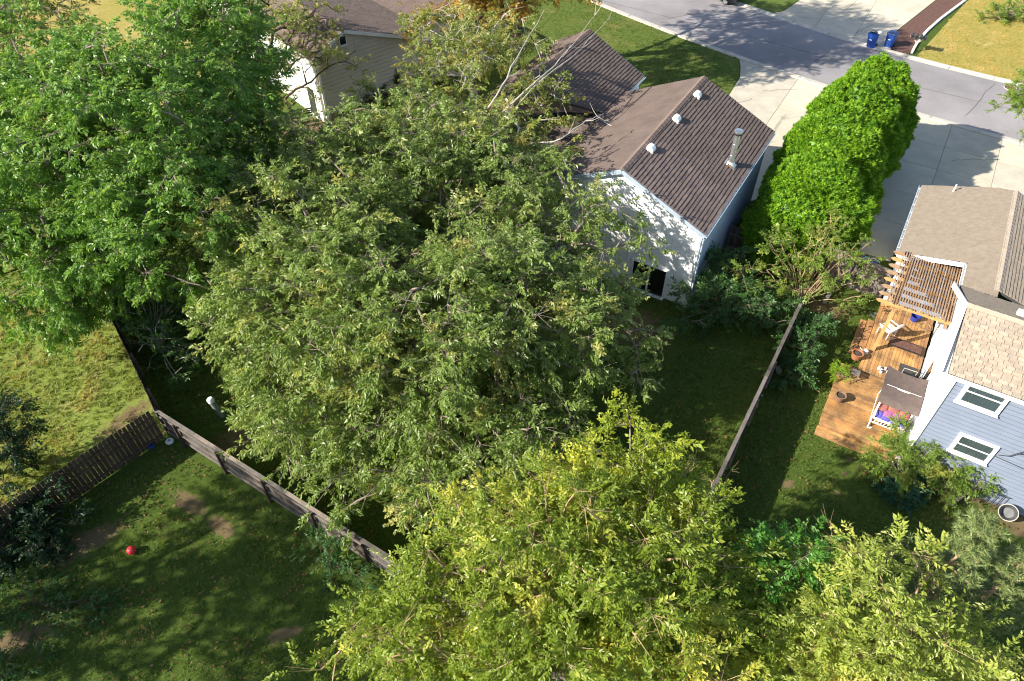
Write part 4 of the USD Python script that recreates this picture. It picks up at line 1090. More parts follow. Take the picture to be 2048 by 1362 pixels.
# timbers and stones along the fence
for i, (p, q, lab) in enumerate((((16.098, 26.964, 0.000), (15.202, 25.649, 0.000), 'grey timber lying in the shrub bed, nearer the house'), ((14.771, 24.774, 0.000), (14.141, 23.599, 0.000), 'grey timber lying in the bed, farther from the house'))):
    tag(MB().beam(at(p, .08), at(q, .08), .17, .14).build('garden_timber', M['fence_g']), lab, 'timber')
SG = 'pale stones along the foot of the fence'
for i, (p, w, h, lab) in enumerate((((10.351, 19.298, 0.000), .22, .15, 'flat pale block by the fence, upper of a close pair'), ((9.951, 18.760, 0.000), .2, .17, 'pale rounded block by the fence, lower of a close pair'),
                                    ((10.782, 19.849, 0.000), .1, .08, 'small pale stone above the pair of blocks by the fence'), ((11.842, 21.289, 0.000), .42, .2, 'broad grey slab leaning at the fence below the leafy shrub'), ((9.811, 18.418, 0.000), .16, .1, 'dim grey stone below the pair of blocks by the fence'))):
    s = trimesh.creation.box((w, h * 1.2, h * .7)); s = s.subdivide().subdivide(); v = np.array(s.vertices); v *= 1 - .12 * np.linalg.norm(v / np.abs(v).max(0), axis=1, keepdims=True) ** 2 / 3
    ang = .5 * i; R_ = np.array([[math.cos(ang), -math.sin(ang), 0], [math.sin(ang), math.cos(ang), 0], [0, 0, 1]])
    tag(obj('garden_stone', (v @ R_.T + at(p, h * .35), np.asarray(s.faces)), M['stone' if i != 1 else 'concrete_b'], None, smooth=40), lab, 'stone', SG)

# tub, pedestal, ball, bins, bench, mailbox, car
tb = thing('metal_tub', 'tilted grey metal tub lying by the corner of the blue house', 'tub', at((18.550, 14.067, 0.000)))
ax = np.array([-.45, -.35, .62])
MB().lathe(tb.base + [0, 0, .16], [(0, 0), (.20, 0), (.30, .36), (.315, .37), (.29, .37), (.19, .02), (0, .02)], 28, axis=ax).build('tub_shell', M['zinc'], tb, smooth=40)
axn = ax / np.linalg.norm(ax)
MB().lathe(tb.base + [0, 0, .16] + axn * .365, [(.30, 0), (.322, .0), (.322, .02), (.30, .02)], 28, axis=ax).build('rolled_rim', M['concrete_c'], tb)
hl = thing('black_hand_tool', 'long black tool leaning on the blue wall near the tub', 'tool', (18.996, 15.493, 0.000))
MB().tube([W(-4.55, 12.9, .03), W(-4.3, 13.6, 1.15)], .022, 7).build('shaft', M['black'], hl)
MB().obox(W(-4.55, 12.88, .05), DA * .03, DB * .14, UPV * .04).build('tool_head', M['black'], hl)
hl = thing('black_rack', 'black metal rack standing at the foot of the blue wall', 'rack', W(-4.7, 13.7))
for k in range(5):
    MB().tube([W(-4.45, 13.3 + .18 * k, .02), W(-4.45, 13.3 + .18 * k, .85)], .014, 6).build('upright', M['black'], hl)
for z in (.3, .84):
    MB().tube([W(-4.45, 13.25, z), W(-4.45, 14.1, z)], .016, 6).build('rail', M['black'], hl)
pd = thing('utility_pedestal', 'pale green utility post leaning in the shaded yard near the fence', 'utility post', (-12.153, 18.734, 0.000))
top = np.array([-12.18 - .28, 18.76 + .1, 1.05])
pdv = top - pd.base
MB().lathe(pd.base, [(.13, 0), (.13, .9), (.135, .9)], 16, axis=pdv).build('post_body', M['pedestal'], pd, smooth=40)
MB().lathe(pd.base + pdv / np.linalg.norm(pdv) * .9, [(.145, 0), (.145, .14), (.11, .19), (0, .2)], 16, axis=pdv).build('post_cap', M['gutter'], pd, smooth=40)
s = trimesh.creation.icosphere(subdivisions=3, radius=.16); s.apply_translation(at((-13.671, 12.543, 0.150), .165))
bl = thing('red_ball', 'red ball lying in the dark shaded grass at lower left', 'ball', at((-13.671, 12.543, 0.150), .165))
obj('ball_shell', (np.asarray(s.vertices), np.asarray(s.faces)), M['red'], bl, smooth=True)
MB().lathe(bl.base + [-.03, -.05, .148], [(0, .008), (.02, .006), (.022, .0)], 10, axis=(-.2, -.3, .92)).build('valve', M['dark'], bl)
lid = thing('round_lid', 'pale round lid on the ground at the fence corner', 'lid', at((-13.949, 17.422, 0.000)))
MB().lathe(lid.base, [(0, .10), (.14, .10), (.16, .08), (.16, .02), (.14, .0)], 20).build('lid_plate', M['white'], lid, smooth=40)
MB().lathe(lid.base + [0, 0, .10], [(.05, 0), (.045, .03), (0, .03)], 12).build('knob', M['stone'], lid)
bb = thing('blue_tub', 'small blue tub against the dark picket fence', 'tub', at((-14.626, 17.198, 0.000)))
MB().lathe(bb.base, [(0, 0), (.13, 0), (.17, .22), (.18, .225), (.15, .22), (.12, .03), (0, .03)], 18).build('tub_shell', M['bluepl'], bb, smooth=40)
MB().tube([bb.base + [.17 * math.cos(t), 0, .22 + .12 * math.sin(t)] for t in np.linspace(0, math.pi, 9)], .007, 5).build('handle', M['zinc'], bb)

def wheelie_bin(c, fx, label, tilt=0.0, lidm='binlid', bag=False, open_=0.0, group=None):
    c = np.asarray(c, float); fx = np.asarray(fx, float); fx = fx / np.linalg.norm(fx); sx = np.cross(UPV, fx)
    t = thing('wheelie_bin', label, 'bin', c, group)
    up = UPV * math.cos(tilt) + sx * math.sin(tilt)
    def q(x, y, z):
        return c + fx * x + sx * y + up * z
    def loft(rings):
        v = [q(*p) for ring in rings for p in ring]; n = len(rings[0]); f = []
        for i in range(len(rings) - 1):
            for k in range(n):
                l = (k + 1) % n
                f += [[i * n + k, i * n + l, (i + 1) * n + l], [i * n + k, (i + 1) * n + l, (i + 1) * n + k]]
        for k in range(1, n - 1):
            f += [[0, k + 1, k], [(len(rings) - 1) * n, (len(rings) - 1) * n + k, (len(rings) - 1) * n + k + 1]]
        return np.array(v), np.array(f)
    def ring(d0, d1, w, z, ch=.05):
        return [(d0 + ch, -w, z), (d1 - ch, -w, z), (d1, -w + ch, z), (d1, w - ch, z), (d1 - ch, w, z), (d0 + ch, w, z), (d0, w - ch, z), (d0, -w + ch, z)]
    obj('bin_body', loft([ring(-.27, .24, .25, .03), ring(-.30, .29, .28, .55), ring(-.33, .34, .32, .98), ring(-.35, .36, .335, .99), ring(-.35, .36, .335, 1.03)]), M['binblue'], t)
    o = open_
    obj('bin_lid', loft([[(x, y, z + (x + .37) * o) for x, y, z in ring(-.37, .39, .35, 1.035)], [(x, y, z + (x + .37) * o) for x, y, z in ring(-.37, .37, .34, 1.085)], [(x, y, z + (x + .37) * o) for x, y, z in ring(-.28, .24, .24, 1.115, .08)]]), M[lidm], t)
    for s_ in (-1, 1):
        MB().lathe(q(-.30, s_ * .27, .13), [(0, 0), (.13, 0), (.13, .06), (0, .06)], 16, axis=sx * s_).build('wheel', M['tyre'], t)
    MB().tube([q(-.36, -.25, .95), q(-.44, -.22, 1.0), q(-.44, .22, 1.0), q(-.36, .25, .95)], .018, 7).build('handle', M['binlid'], t)
    MB().obox(q(.318, .0, .62), fx * .008, sx * .10, up * .035).build('emblem', M['white'], t)
    MB().obox(q(.285, .0, .30), fx * .02, sx * .06, up * .10).build('grip_recess', M['binlid'], t)
BG = 'blue wheelie bins at the kerb across the street'
fxb = -DA * .95 - DB * .25
wheelie_bin((27.398, 54.358, 0.000), fxb, 'bright blue wheelie bin at the kerb with its lid ajar over a white bag', -.10, 'black', True, .30, BG)
bg = trimesh.creation.icosphere(subdivisions=3); v = np.array(bg.vertices); v = v * [.20, .15, .12] + np.random.default_rng(3).normal(0, .008, v.shape)
tag(obj('bin_bag', (v + np.array((27.398, 54.358, 0.000)) + DB * .27 + DA * -.1 + [0, 0, 1.20], np.asarray(bg.faces)), M['white'], None), 'white bag sticking out from under the lid of the open bin', 'bag')
wheelie_bin((28.767, 54.446, 0.000), fxb, 'darker blue wheelie bin at the kerb with its lid shut', .0, 'binlid', group=BG)
# blue bin beside the blue house
wheelie_bin(W(6.7, 6.75), -DB, 'blue wheelie bin in the shade against the left wall of the blue house', .0, 'bluechair')

mb_ = thing('mailbox_stand', 'white post carrying four dark mailboxes at the kerb', 'mailbox', (30.310, 53.492, 0.000))
base = mb_.base
MB().beam(base, base + UPV * 1.12, .10, .10, up=DA).build('post', M['mailpost'], mb_)
rowd = DB * .995 + DA * .02
MB().beam(base + UPV * 1.06 - rowd * .60, base + UPV * 1.06 + rowd * .60, .10, .05).build('crossbar', M['mailpost'], mb_)
for s_ in (-1, 1):
    MB().beam(base + UPV * .68, base + UPV * 1.05 + rowd * .36 * s_, .07, .07, up=DA).build('brace', M['mailpost'], mb_)
for k in range(4):
    c = base + UPV * 1.085 + rowd * (-.45 + .30 * k)
    prof = [(-.09, 0), (.09, 0)] + [(.09 * math.cos(t), .14 + .09 * math.sin(t)) for t in np.linspace(0, math.pi, 9)]
    v = [c - DA * .05 + DA * x + rowd * y + UPV * z for x in (-.25, .25) for y, z in prof]; n = len(prof); f = []
    for i in range(n):
        j = (i + 1) % n
        f += [[i, j, n + j], [i, n + j, n + i]]
    for i in range(1, n - 1):
        f += [[0, i + 1, i], [n, n + i, n + i + 1]]
    bx_ = obj('mailbox', (np.array(v), np.array(f)), M['mailbox'], mb_)
    MB().obox(c - DA * .305 + UPV * .12, DA * .004, rowd * .085, UPV * .10).build('box_door', M['black'], bx_)
    MB().obox(c + rowd * .098 + UPV * .17, DA * .06, rowd * .004, UPV * .02).build('flag', M['rust'], bx_)

bn = thing('garden_bench', 'dark metal garden bench on bare earth beside the beige house', 'bench', (-13.700, 43.087, 0.000))
bd = np.array([.93, .36, 0]); bd /= np.linalg.norm(bd); bo = np.array([bd[1], -bd[0], 0])
c = bn.base
for k in range(4):
    MB().beam(c - bd * .72 + bo * (.06 * k + .02) + UPV * .44, c + bd * .72 + bo * (.06 * k + .02) + UPV * .44, .05, .02).build('seat_slat', M['black'], bn)
for k in range(3):
    MB().beam(c - bd * .72 - bo * (.03 + .02 * k) + UPV * (.56 + .13 * k), c + bd * .72 - bo * (.03 + .02 * k) + UPV * (.56 + .13 * k), .02, .09).build('back_slat', M['black'], bn)
for s_ in (-1, 1):
    MB().tube([c + bd * .68 * s_ + bo * .26, c + bd * .68 * s_ + bo * .24 + UPV * .62, c + bd * .68 * s_ - bo * .06 + UPV * .64], .02, 6).build('arm', M['black'], bn)
    MB().tube([c + bd * .68 * s_ - bo * .08, c + bd * .68 * s_ - bo * .02 + UPV * .44, c + bd * .68 * s_ - bo * .10 + UPV * .9], .02, 6).build('leg', M['black'], bn)
tag(MB().tube([at((-12.305, 41.575, 0.000), .08), at((-10.844, 42.448, 0.000), .1), at((-10.657, 42.702, 0.000), .1)], [.09, .08, .06], 8).build('log', M['bark_dark']), 'dark log lying on bare earth below the corner of the beige house', 'log')
tag(MB().tube([at((-14.111, 41.329, 0.000), .06), at((-12.930, 41.822, 0.000), .1)], [.07, .05], 8).build('log', M['bark']), 'short log below the garden bench', 'log')

def car(c, fd, label):
    """dark hatchback; c: ground point under its middle, fd: direction of travel"""
    c = np.asarray(c, float); fd = np.asarray(fd, float); fd /= np.linalg.norm(fd); sd_ = np.cross(UPV, fd)
    t = thing('parked_car', label, 'car', c)
    L, Wd = 2.15, .88
    side = [(-L, .45), (-L + .05, .85), (-L + .35, 1.02), (-1.05, 1.05), (.85, 1.02), (1.85, .86), (L, .70), (L, .42), (1.9, .28), (-1.9, .28)]
    n = len(side); v = []
    for y, k in ((-Wd, .94), (-Wd - .04, 1), (Wd + .04, 1), (Wd, .94)):
        pass
    secs = [(-Wd, .95), (-Wd - .03, 1.0), (Wd + .03, 1.0), (Wd, .95)]
    cz = .65
    for y, k in [(-Wd, .90), (-Wd + .0, 1.0), (Wd, 1.0), (Wd, .90)]:
        for x, z in side:
            v.append(c + fd * x * (k if abs(x) > 1.9 else 1) + sd_ * (y * (1.0 if k == 1.0 else 1.045)) + UPV * (cz + (z - cz) * k))
    f = []
    for i in range(3):
        for j in range(n):
            l = (j + 1) % n
            f += [[i * n + j, i * n + l, (i + 1) * n + l], [i * n + j, (i + 1) * n + l, (i + 1) * n + j]]
    for j in range(1, n - 1):
        f += [[0, j + 1, j], [3 * n, 3 * n + j, 3 * n + j + 1]]
    obj('body', (np.array(v), np.array(f)), M['car'], t, smooth=30)
    cab = [(-1.75, 1.0), (-1.25, 1.42), (-.2, 1.48), (.35, 1.42), (1.05, 1.0)]
    v = []; m = len(cab)
    for y0, k in ((-1, 0), (1, 0)):
        for x, z in cab:
            v.append(c + fd * x + sd_ * y0 * (Wd - .02 - (z - 1.0) * .38) + UPV * z)
    f = []
    for j in range(m - 1):
        f += [[j, j + 1, m + j + 1], [j, m + j + 1, m + j]]
    for j in range(1, m - 1):
        f += [[0, j + 1, j], [m, m + j, m + j + 1]]
    obj('cabin_glass', (np.array(v), np.array(f)), M['carglass'], t)
    MB().add([c + fd * x + sd_ * y * .66 + UPV * (z + .012) for y in (-1, 1) for x, z in cab[1:4]], [[0, 1, 4], [0, 4, 3], [1, 2, 5], [1, 5, 4]]).build('roof', M['car'], t)
    for x in (-1.32, 1.32):
        for s_ in (-1, 1):
            w_ = MB().lathe(c + fd * x + sd_ * s_ * (Wd - .16) + UPV * .32, [(.20, 0), (.31, 0), (.325, .04), (.325, .17), (.30, .21), (.22, .21)], 26, axis=sd_ * s_).build('wheel', M['tyre'], t, smooth=40)
            rm = MB().lathe(c + fd * x + sd_ * s_ * (Wd + .015) + UPV * .32, [(.22, .03), (.21, .02), (.06, .0), (.05, .03), (0, .03)], 20, axis=sd_ * s_)
            for q_ in range(5):
                a_ = q_ * 2 * math.pi / 5
                rm.beam(c + fd * x + sd_ * s_ * (Wd + .05) + UPV * .32, c + fd * (x + .2 * math.cos(a_)) + sd_ * s_ * (Wd + .05) + UPV * (.32 + .2 * math.sin(a_)), .05, .02, up=sd_)
            rm.build('rim', M['rim'], w_)
    for s_ in (-1, 1):
        MB().obox(c + fd * (L - .04) + sd_ * s_ * .6 + UPV * .68, fd * .03, sd_ * .2, UPV * .06).build('headlight', M['glass'], t)
        MB().obox(c - fd * (L - .05) + sd_ * s_ * .62 + UPV * .82, fd * .03, sd_ * .16, UPV * .08).build('taillight', M['red'], t)
        MB().obox(c + fd * .85 + sd_ * s_ * (Wd + .10) + UPV * 1.02, fd * .05, sd_ * .09, UPV * .06).build('mirror', M['car'], t)
cpos = np.array((18.372, 62.899, 0.000)) ; cd = np.array((21.885, 59.787, 0.000)) - np.array((18.926, 63.114, 0.000))
cd /= np.linalg.norm(cd); cn = np.array([-cd[1], cd[0], 0])
car(cpos + cn * .35 - cd * 1.35, cd, 'black car parked at the kerb, cut by the top of the picture')

# ---------------------------------------------------------------- plants
def leaf(base, d, up, L, w, fold, curl):
    d = d / np.linalg.norm(d); s = np.cross(up, d); s /= np.linalg.norm(s) + 1e-9; n = np.cross(d, s)
    b = base; t = base + d * L - n * curl * L; m = base + d * L * .45
    return [b, m + s * w / 2 + n * fold * w, t, m - s * w / 2 + n * fold * w]

def sprig(seed, n=12, stem=.45, L=.14, w=.065, droop=.35, spread=1.0, jitter=.3):
    """a shoot with n leaves; x outwards, z up"""
    r = np.random.default_rng(seed); V, F = [], []
    for i in range(n):
        t = .12 + .88 * (i + .5) / n
        side = 1 if i % 2 else -1
        if i == n - 1:
            side = 0
        base = np.array([stem * t, 0, -.25 * droop * stem * t * t]) + r.normal(0, .02, 3)
        d = np.array([.55 + .4 * t, side * spread * r.uniform(.5, 1.1), -droop * r.uniform(.2, 1.5) + r.normal(0, jitter)])
        k = r.uniform(.7, 1.2)
        up = np.array([0, 0, 1.0]) + r.normal(0, .35, 3)
        q = len(V)
        V += leaf(base, d, up, L * k, w * k, r.uniform(-.1, .3), r.uniform(0, .35))
        F += [[q, q + 3, q + 2], [q, q + 2, q + 1]]
    q = len(V)
    V += [np.array([0, .004, 0]), np.array([0, -.004, 0]), np.array([stem, 0, -.25 * droop * stem])]
    F += [[q, q + 1, q + 2]]
    return np.array(V), np.array(F)

def fan(seed, n=14, L=.26, w=.035, flat=.5):
    """a spray of an arborvitae: narrow scales fanning out and up"""
    r = np.random.default_rng(seed); V, F = [], []
    for i in range(n):
        a = r.uniform(-1.1, 1.1); e = r.normal(.15, .45)
        d = np.array([math.cos(a) * math.cos(e), math.sin(a) * math.cos(e) * flat + r.normal(0, .2), math.sin(e)])
        q = len(V); k = r.uniform(.6, 1.15)
        V += leaf(r.normal(0, .03, 3), d, np.array([0, r.normal(0, .6), 1.0]), L * k, w * k * 2, .2, r.uniform(-.2, .2))
        F += [[q, q + 3, q + 2], [q, q + 2, q + 1]]
    return np.array(V), np.array(F)

def needles(seed, n=46, L=.15, w=.007):
    r = np.random.default_rng(seed); V, F = [], []
    for i in range(n):
        d = r.normal(0, 1, 3); d[0] += .9; d /= np.linalg.norm(d)
        s = np.cross(d, r.normal(0, 1, 3)); s /= np.linalg.norm(s)
        b = np.array([r.uniform(-.12, .06), 0, 0]); q = len(V)
        V += [b + s * w, b - s * w, b + d * L * r.uniform(.7, 1.1)]
        F += [[q, q + 1, q + 2]]
    return np.array(V), np.array(F)

def quat(yaw, pitch, roll):
    cy, sy, cp, sp, cr, sr = np.cos(yaw / 2), np.sin(yaw / 2), np.cos(pitch / 2), np.sin(pitch / 2), np.cos(roll / 2), np.sin(roll / 2)
    return np.stack([cr * cp * cy + sr * sp * sy, sr * cp * cy - cr * sp * sy, cr * sp * cy + sr * cp * sy, cr * cp * sy - sr * sp * cy], -1)

def scatter(name, protos, pname, material, pos, q, scale, parent=None, kind=None, base=None):
    pp = parent.path if parent is not None else '/World'
    path = fresh(pp, name)
    base = parent.base if parent is not None else np.zeros(3)
    pi = UsdGeom.PointInstancer.Define(stage, path)
    rel = pi.CreatePrototypesRel()
    for i, (v, f) in enumerate(protos):
        pth = fresh(path, pname)
        m = usdkit.mesh(stage, pth, (v, f), material)
        m.CreateDoubleSidedAttr(True)
        rel.AddTarget(pth)
    n = len(pos)
    r = np.random.default_rng(n)
    pi.CreateProtoIndicesAttr(Vt.IntArray.FromNumpy(r.integers(0, len(protos), n).astype(np.int32)))
    pi.CreatePositionsAttr(Vt.Vec3fArray.FromNumpy((np.asarray(pos) - base).astype(np.float32)))
    arr = Vt.QuathArray(n)
    q16 = q.astype(np.float32)
    pi.CreateOrientationsAttr(Vt.QuathArray([Gf.Quath(float(a), float(b), float(c), float(d)) for a, b, c, d in q16]))
    sc = np.broadcast_to(np.asarray(scale, np.float32)[:, None], (n, 3))
    pi.CreateScalesAttr(Vt.Vec3fArray.FromNumpy(np.ascontiguousarray(sc)))
    tag(pi.GetPrim(), kind=kind)
    return pi

def frusta(P0, P1, R0, R1, n=5):
    P0, P1 = np.asarray(P0), np.asarray(P1); d = P1 - P0; L = np.linalg.norm(d, axis=1, keepdims=True); d = d / np.maximum(L, 1e-9)
    ref = np.where(np.abs(d[:, 2:3]) < .9, [[0, 0, 1.0]], [[1.0, 0, 0]])
    s = np.cross(d, ref); s /= np.linalg.norm(s, axis=1, keepdims=True); u = np.cross(d, s)
    th = np.linspace(0, 2 * np.pi, n, endpoint=False)
    ring = np.cos(th)[None, :, None] * s[:, None] + np.sin(th)[None, :, None] * u[:, None]
    A = P0[:, None] - d[:, None] * (R0[:, None, None] * .3) + ring * R0[:, None, None]; B = P1[:, None] + ring * R1[:, None, None]
    V = np.concatenate([A, B], 1).reshape(-1, 3); m = len(P0)
    f = []
    for k in range(n):
        l = (k + 1) % n
        f += [[k, n + l, l], [k, n + k, n + l]]
    F = (np.array(f)[None] + (np.arange(m) * 2 * n)[:, None, None]).reshape(-1, 3)
    return V, F

def tree(name, label, cat, base, lobes, leafm, barkm, protos, seed, per=1.5, tips=6, sprigs=3, trunk=.22, fork=2.2, twig=.011, clus=.75, lean=(0, 0),
         group=None, stems=0, bare=(), inner=.3, scale=1.0, droop=.25, up=.15, kindname='leaf_sprig', branch='trunk', maxc=900, tipr=None, barefrac=0.0):
    """lobes: [(centre, radii)] of the crown. Clusters of twigs are set on and in the lobes, joined by a tree of limbs to the trunk, and clothed with leaf shoots"""
    r = np.random.default_rng(seed)
    base = np.array([base[0], base[1], base[2] if len(base) > 2 else 0.0])
    C, OUT = [], []
    for c, rad in lobes:
        c, rad = np.asarray(c, float), np.asarray(rad, float) * np.ones(3)
        area = 4 * np.pi * ((rad[0] * rad[1]) ** 1.6 / 3 + (rad[0] * rad[2]) ** 1.6 / 3 + (rad[1] * rad[2]) ** 1.6 / 3) ** (1 / 1.6)
        n = int(area / per * .8)
        for k in range(n):
            d = r.normal(0, 1, 3); d /= np.linalg.norm(d)
            if d[2] < -.35 and r.random() < .6:
                d[2] = -d[2]
            ph = r.uniform(0, 6.28)
            bump_ = 1 + .16 * math.sin(3.1 * d[0] + 2.3 * d[1] + seed) + .12 * math.sin(5.3 * d[1] - 4.1 * d[2] + 2 * seed)
            f = (r.uniform(.78, 1.08) if r.random() > inner else r.uniform(.35, .8)) * bump_
            C.append(c + d * rad * f); OUT.append(d)
    C, OUT = np.array(C), np.array(OUT)
    keep = C[:, 2] > base[2] + .05
    for c, rad in lobes:                                   # thin out what lies deep inside another lobe
        q = np.linalg.norm((C - np.asarray(c)) / (np.asarray(rad) * np.ones(3)), axis=1)
        keep &= (q > .45) | (r.random(len(C)) < .35)
    C, OUT = C[keep], OUT[keep]
    if len(C) > maxc:
        sel = r.choice(len(C), maxc, replace=False); C, OUT = C[sel], OUT[sel]
    allc = np.mean([c for c, _ in lobes], 0)
    # skeleton
    N = [base]; PAR = [-1]; PL = [0.0]
    if not stems:
        topz = np.percentile(C[:, 2], 70)
        ctr = np.array([allc[0], allc[1]])
        m = 7
        for i in range(1, m + 1):
            t = i / m; z = base[2] + t * (topz - base[2])
            f = max(0, (z - fork) / max(topz - fork, .1)) ** 1.3
            p = np.array([base[0] + (ctr[0] - base[0]) * f * .8 + lean[0] * t + r.normal(0, .05), base[1] + (ctr[1] - base[1]) * f * .8 + lean[1] * t + r.normal(0, .05), z])
            N.append(p); PAR.append(i - 1); PL.append(PL[-1] + np.linalg.norm(p - N[i - 1]))
    order = np.argsort(np.linalg.norm(C - (base + [0, 0, fork]), axis=1))
    ends = np.zeros(len(C), int)
    Na = np.zeros((len(C) * 5 + 3000, 3)); Na[:len(N)] = N; PLa = np.zeros(len(Na)); PLa[:len(N)] = PL; cnt = len(N)
    for i in order:
        p = C[i]
        if stems:
            k = 0
            if r.random() < .5 and cnt > 3:
                dd = np.linalg.norm(Na[:cnt] - p, axis=1); k = int(np.argmin(dd + .6 * PLa[:cnt]))
        else:
            dv = p - Na[:cnt]; dd = np.linalg.norm(dv, axis=1)
            cost = dd * (1 + .5 * np.clip(-dv[:, 2] / (dd + 1e-6), 0, 1)) + .42 * PLa[:cnt]
            cost[Na[:cnt, 2] < base[2] + fork * .85] += 50
            k = int(np.argmin(cost))
        a = Na[k]; L = np.linalg.norm(p - a); m = max(2, min(4, int(L / .8) + 1))
        bow = np.array([0, 0, .10 * L]) if p[2] > a[2] else np.array([0, 0, .14 * L])
        last = k
        for q in range(1, m + 1):
            t = q / m; pt = a + (p - a) * t + bow * math.sin(math.pi * t) + (r.normal(0, .05 * L / m, 3) if q < m else 0)
            Na[cnt] = pt; PAR.append(last); PLa[cnt] = PLa[last] + np.linalg.norm(pt - Na[last]); last = cnt; cnt += 1
        ends[i] = last
    nsk = cnt
    # tips of each cluster
    k = len(C); tp = np.repeat(C, tips, 0) + r.normal(0, 1, (k * tips, 3)) * np.array([clus, clus, clus * .62]) * .62
    tpar = np.repeat(ends, tips); out = np.repeat(OUT, tips, 0)
    bare_mask = np.repeat(r.random(k) < barefrac, tips)
    tp += out * .15
    w = np.zeros(nsk)
    np.add.at(w, tpar, 1)
    for i in range(nsk - 1, 0, -1):
        w[PAR[i]] += w[i]
    ex = .46
    rad = twig * np.maximum(w, .5) ** ex
    rad *= max(1.0, trunk / rad[0]) ** np.clip(np.log(np.maximum(w, 1)) / np.log(max(w[0], 2)), 0, 1)
    rad = np.minimum(rad, trunk * 1.15)
    par = np.array(PAR[1:nsk], int)
    V1, F1 = frusta(Na[par], Na[1:nsk], np.minimum(rad[par], rad[1:] * 1.7 + .01), rad[1:], 6)
    V2, F2 = frusta(Na[tpar], tp, np.full(len(tp), twig * 1.1), np.full(len(tp), twig * .45), 3)
    th = thing(name, label, cat, base, group)
    Vs, Fs, off = [V1, V2], [F1, F2 + len(V1)], len(V1) + len(V2)
    if len(bare):
        mb = MB()
        for path, rr in bare:
            pts = np.array(path, float)
            t = np.linspace(0, 1, len(pts)); tt = np.linspace(0, 1, 12)
            fine_ = np.c_[[np.interp(tt, t, pts[:, i]) for i in range(3)]].T
            mb.tube(fine_ + r.normal(0, .025, fine_.shape), np.linspace(rr, rr * .25, 12), 6)
            for q in range(5):
                i = r.integers(5, 12); d = fine_[-1] - fine_[0]; d /= np.linalg.norm(d)
                dd = d + r.normal(0, .5, 3); dd /= np.linalg.norm(dd)
                mb.tube([fine_[min(i, 11)], fine_[min(i, 11)] + dd * .35, fine_[min(i, 11)] + dd * .7 + [0, 0, .12]], [rr * .35, rr * .25, rr * .1], 4)
        v, f = mb.arrays(); Vs.append(v); Fs.append(f + off)
    obj(branch, (np.vstack(Vs), np.vstack(Fs)), M[barkm], th)
    # shoots along the twigs
    n = len(tp) * sprigs
    i = np.repeat(np.arange(len(tp)), sprigs)
    i = i[~bare_mask[i]]
    dens = np.repeat(np.clip(r.normal(.85, .28, k), .25, 1.0), tips)
    i = i[r.random(len(i)) < dens[i]]
    n = len(i)
    t = r.uniform(.25, 1.05, n)[:, None]
    pos = Na[tpar[i]] * (1 - t) + tp[i] * t + r.normal(0, .05, (n, 3))
    d = (tp[i] - Na[tpar[i]]); d /= np.linalg.norm(d, axis=1, keepdims=True) + 1e-9
    d = d * .7 + out[i] * .6 + r.normal(0, .55, (n, 3)) + [0, 0, up]
    yaw = np.arctan2(d[:, 1], d[:, 0]); pit = -np.arctan2(d[:, 2], np.hypot(d[:, 0], d[:, 1])) * .7 + droop * r.uniform(0, 1.6, n)
    q = quat(yaw, pit, r.normal(0, .6, n))
    scatter('crown', protos, kindname, LM[leafm], pos, q, scale * np.clip(r.normal(1.0, .22, n), .5, 1.5), th, kind='stuff')
    return th

LM = {}
LM['emerald'] = leafmat('emerald_leaves', (.085, .165, .026), (.300, .480, .095), (.26, .36, .13), nscale=.8)
LM['maple'] = leafmat('maple_leaves', (.110, .160, .034), (.385, .455, .150), (.40, .43, .26), yellow=(.44, .40, .13), nscale=.8, yamt=.07)
LM['maple_y'] = leafmat('yellowing_maple_leaves', (.115, .150, .028), (.380, .410, .120), (.38, .38, .20), yellow=(.44, .35, .10), nscale=.8, yamt=.10)
LM['elm'] = leafmat('yellow_green_leaves', (.120, .165, .016), (.400, .455, .090), (.38, .41, .14), yellow=(.47, .44, .08), nscale=.9, yamt=.10)
LM['gold'] = leafmat('golden_leaves', (.140, .185, .014), (.410, .470, .055), (.38, .41, .11), yellow=(.45, .44, .05), nscale=1.1, yamt=.12)
LM['pale'] = leafmat('pale_leaves', (.190, .230, .040), (.530, .580, .160), (.50, .53, .24), yellow=(.55, .50, .14), nscale=1.1, yamt=.10)
LM['fresh'] = leafmat('fresh_green_leaves', (.055, .150, .018), (.215, .400, .070), (.22, .36, .12), nscale=1.5)
LM['bush'] = leafmat('bush_leaves', (.095, .150, .020), (.330, .420, .085), (.32, .38, .12), yellow=(.38, .34, .08), nscale=1.4, yamt=.06)
LM['dark'] = leafmat('dark_leaves', (.010, .032, .012), (.040, .085, .026), (.07, .11, .05), nscale=1.2)
LM['ivy'] = leafmat('ivy_leaves', (.032, .080, .020), (.150, .250, .065), (.17, .25, .10), nscale=1.4)
LM['thuja'] = leafmat('arborvitae_sprays', (.055, .140, .004), (.360, .530, .008), (.19, .33, .012), nscale=1.3, transl=.2, rough=.55)
LM['autumn'] = leafmat('autumn_leaves', (.15, .11, .016), (.40, .30, .055), (.36, .28, .10), yellow=(.48, .22, .03), nscale=.7, yamt=.15)
LM['olive'] = leafmat('olive_leaves', (.060, .080, .018), (.200, .210, .060), (.22, .23, .10), nscale=.9)
LM['hosta'] = leafmat('bluegreen_leaves', (.016, .060, .032), (.050, .135, .070), (.08, .16, .10), nscale=2.0)
LM['lime'] = leafmat('lime_leaves', (.13, .22, .008), (.34, .44, .02), (.32, .42, .05), nscale=3.0)
LM['pine'] = leafmat('pine_needles', (.075, .115, .035), (.270, .310, .110), (.24, .27, .10), nscale=1.2, transl=.1)

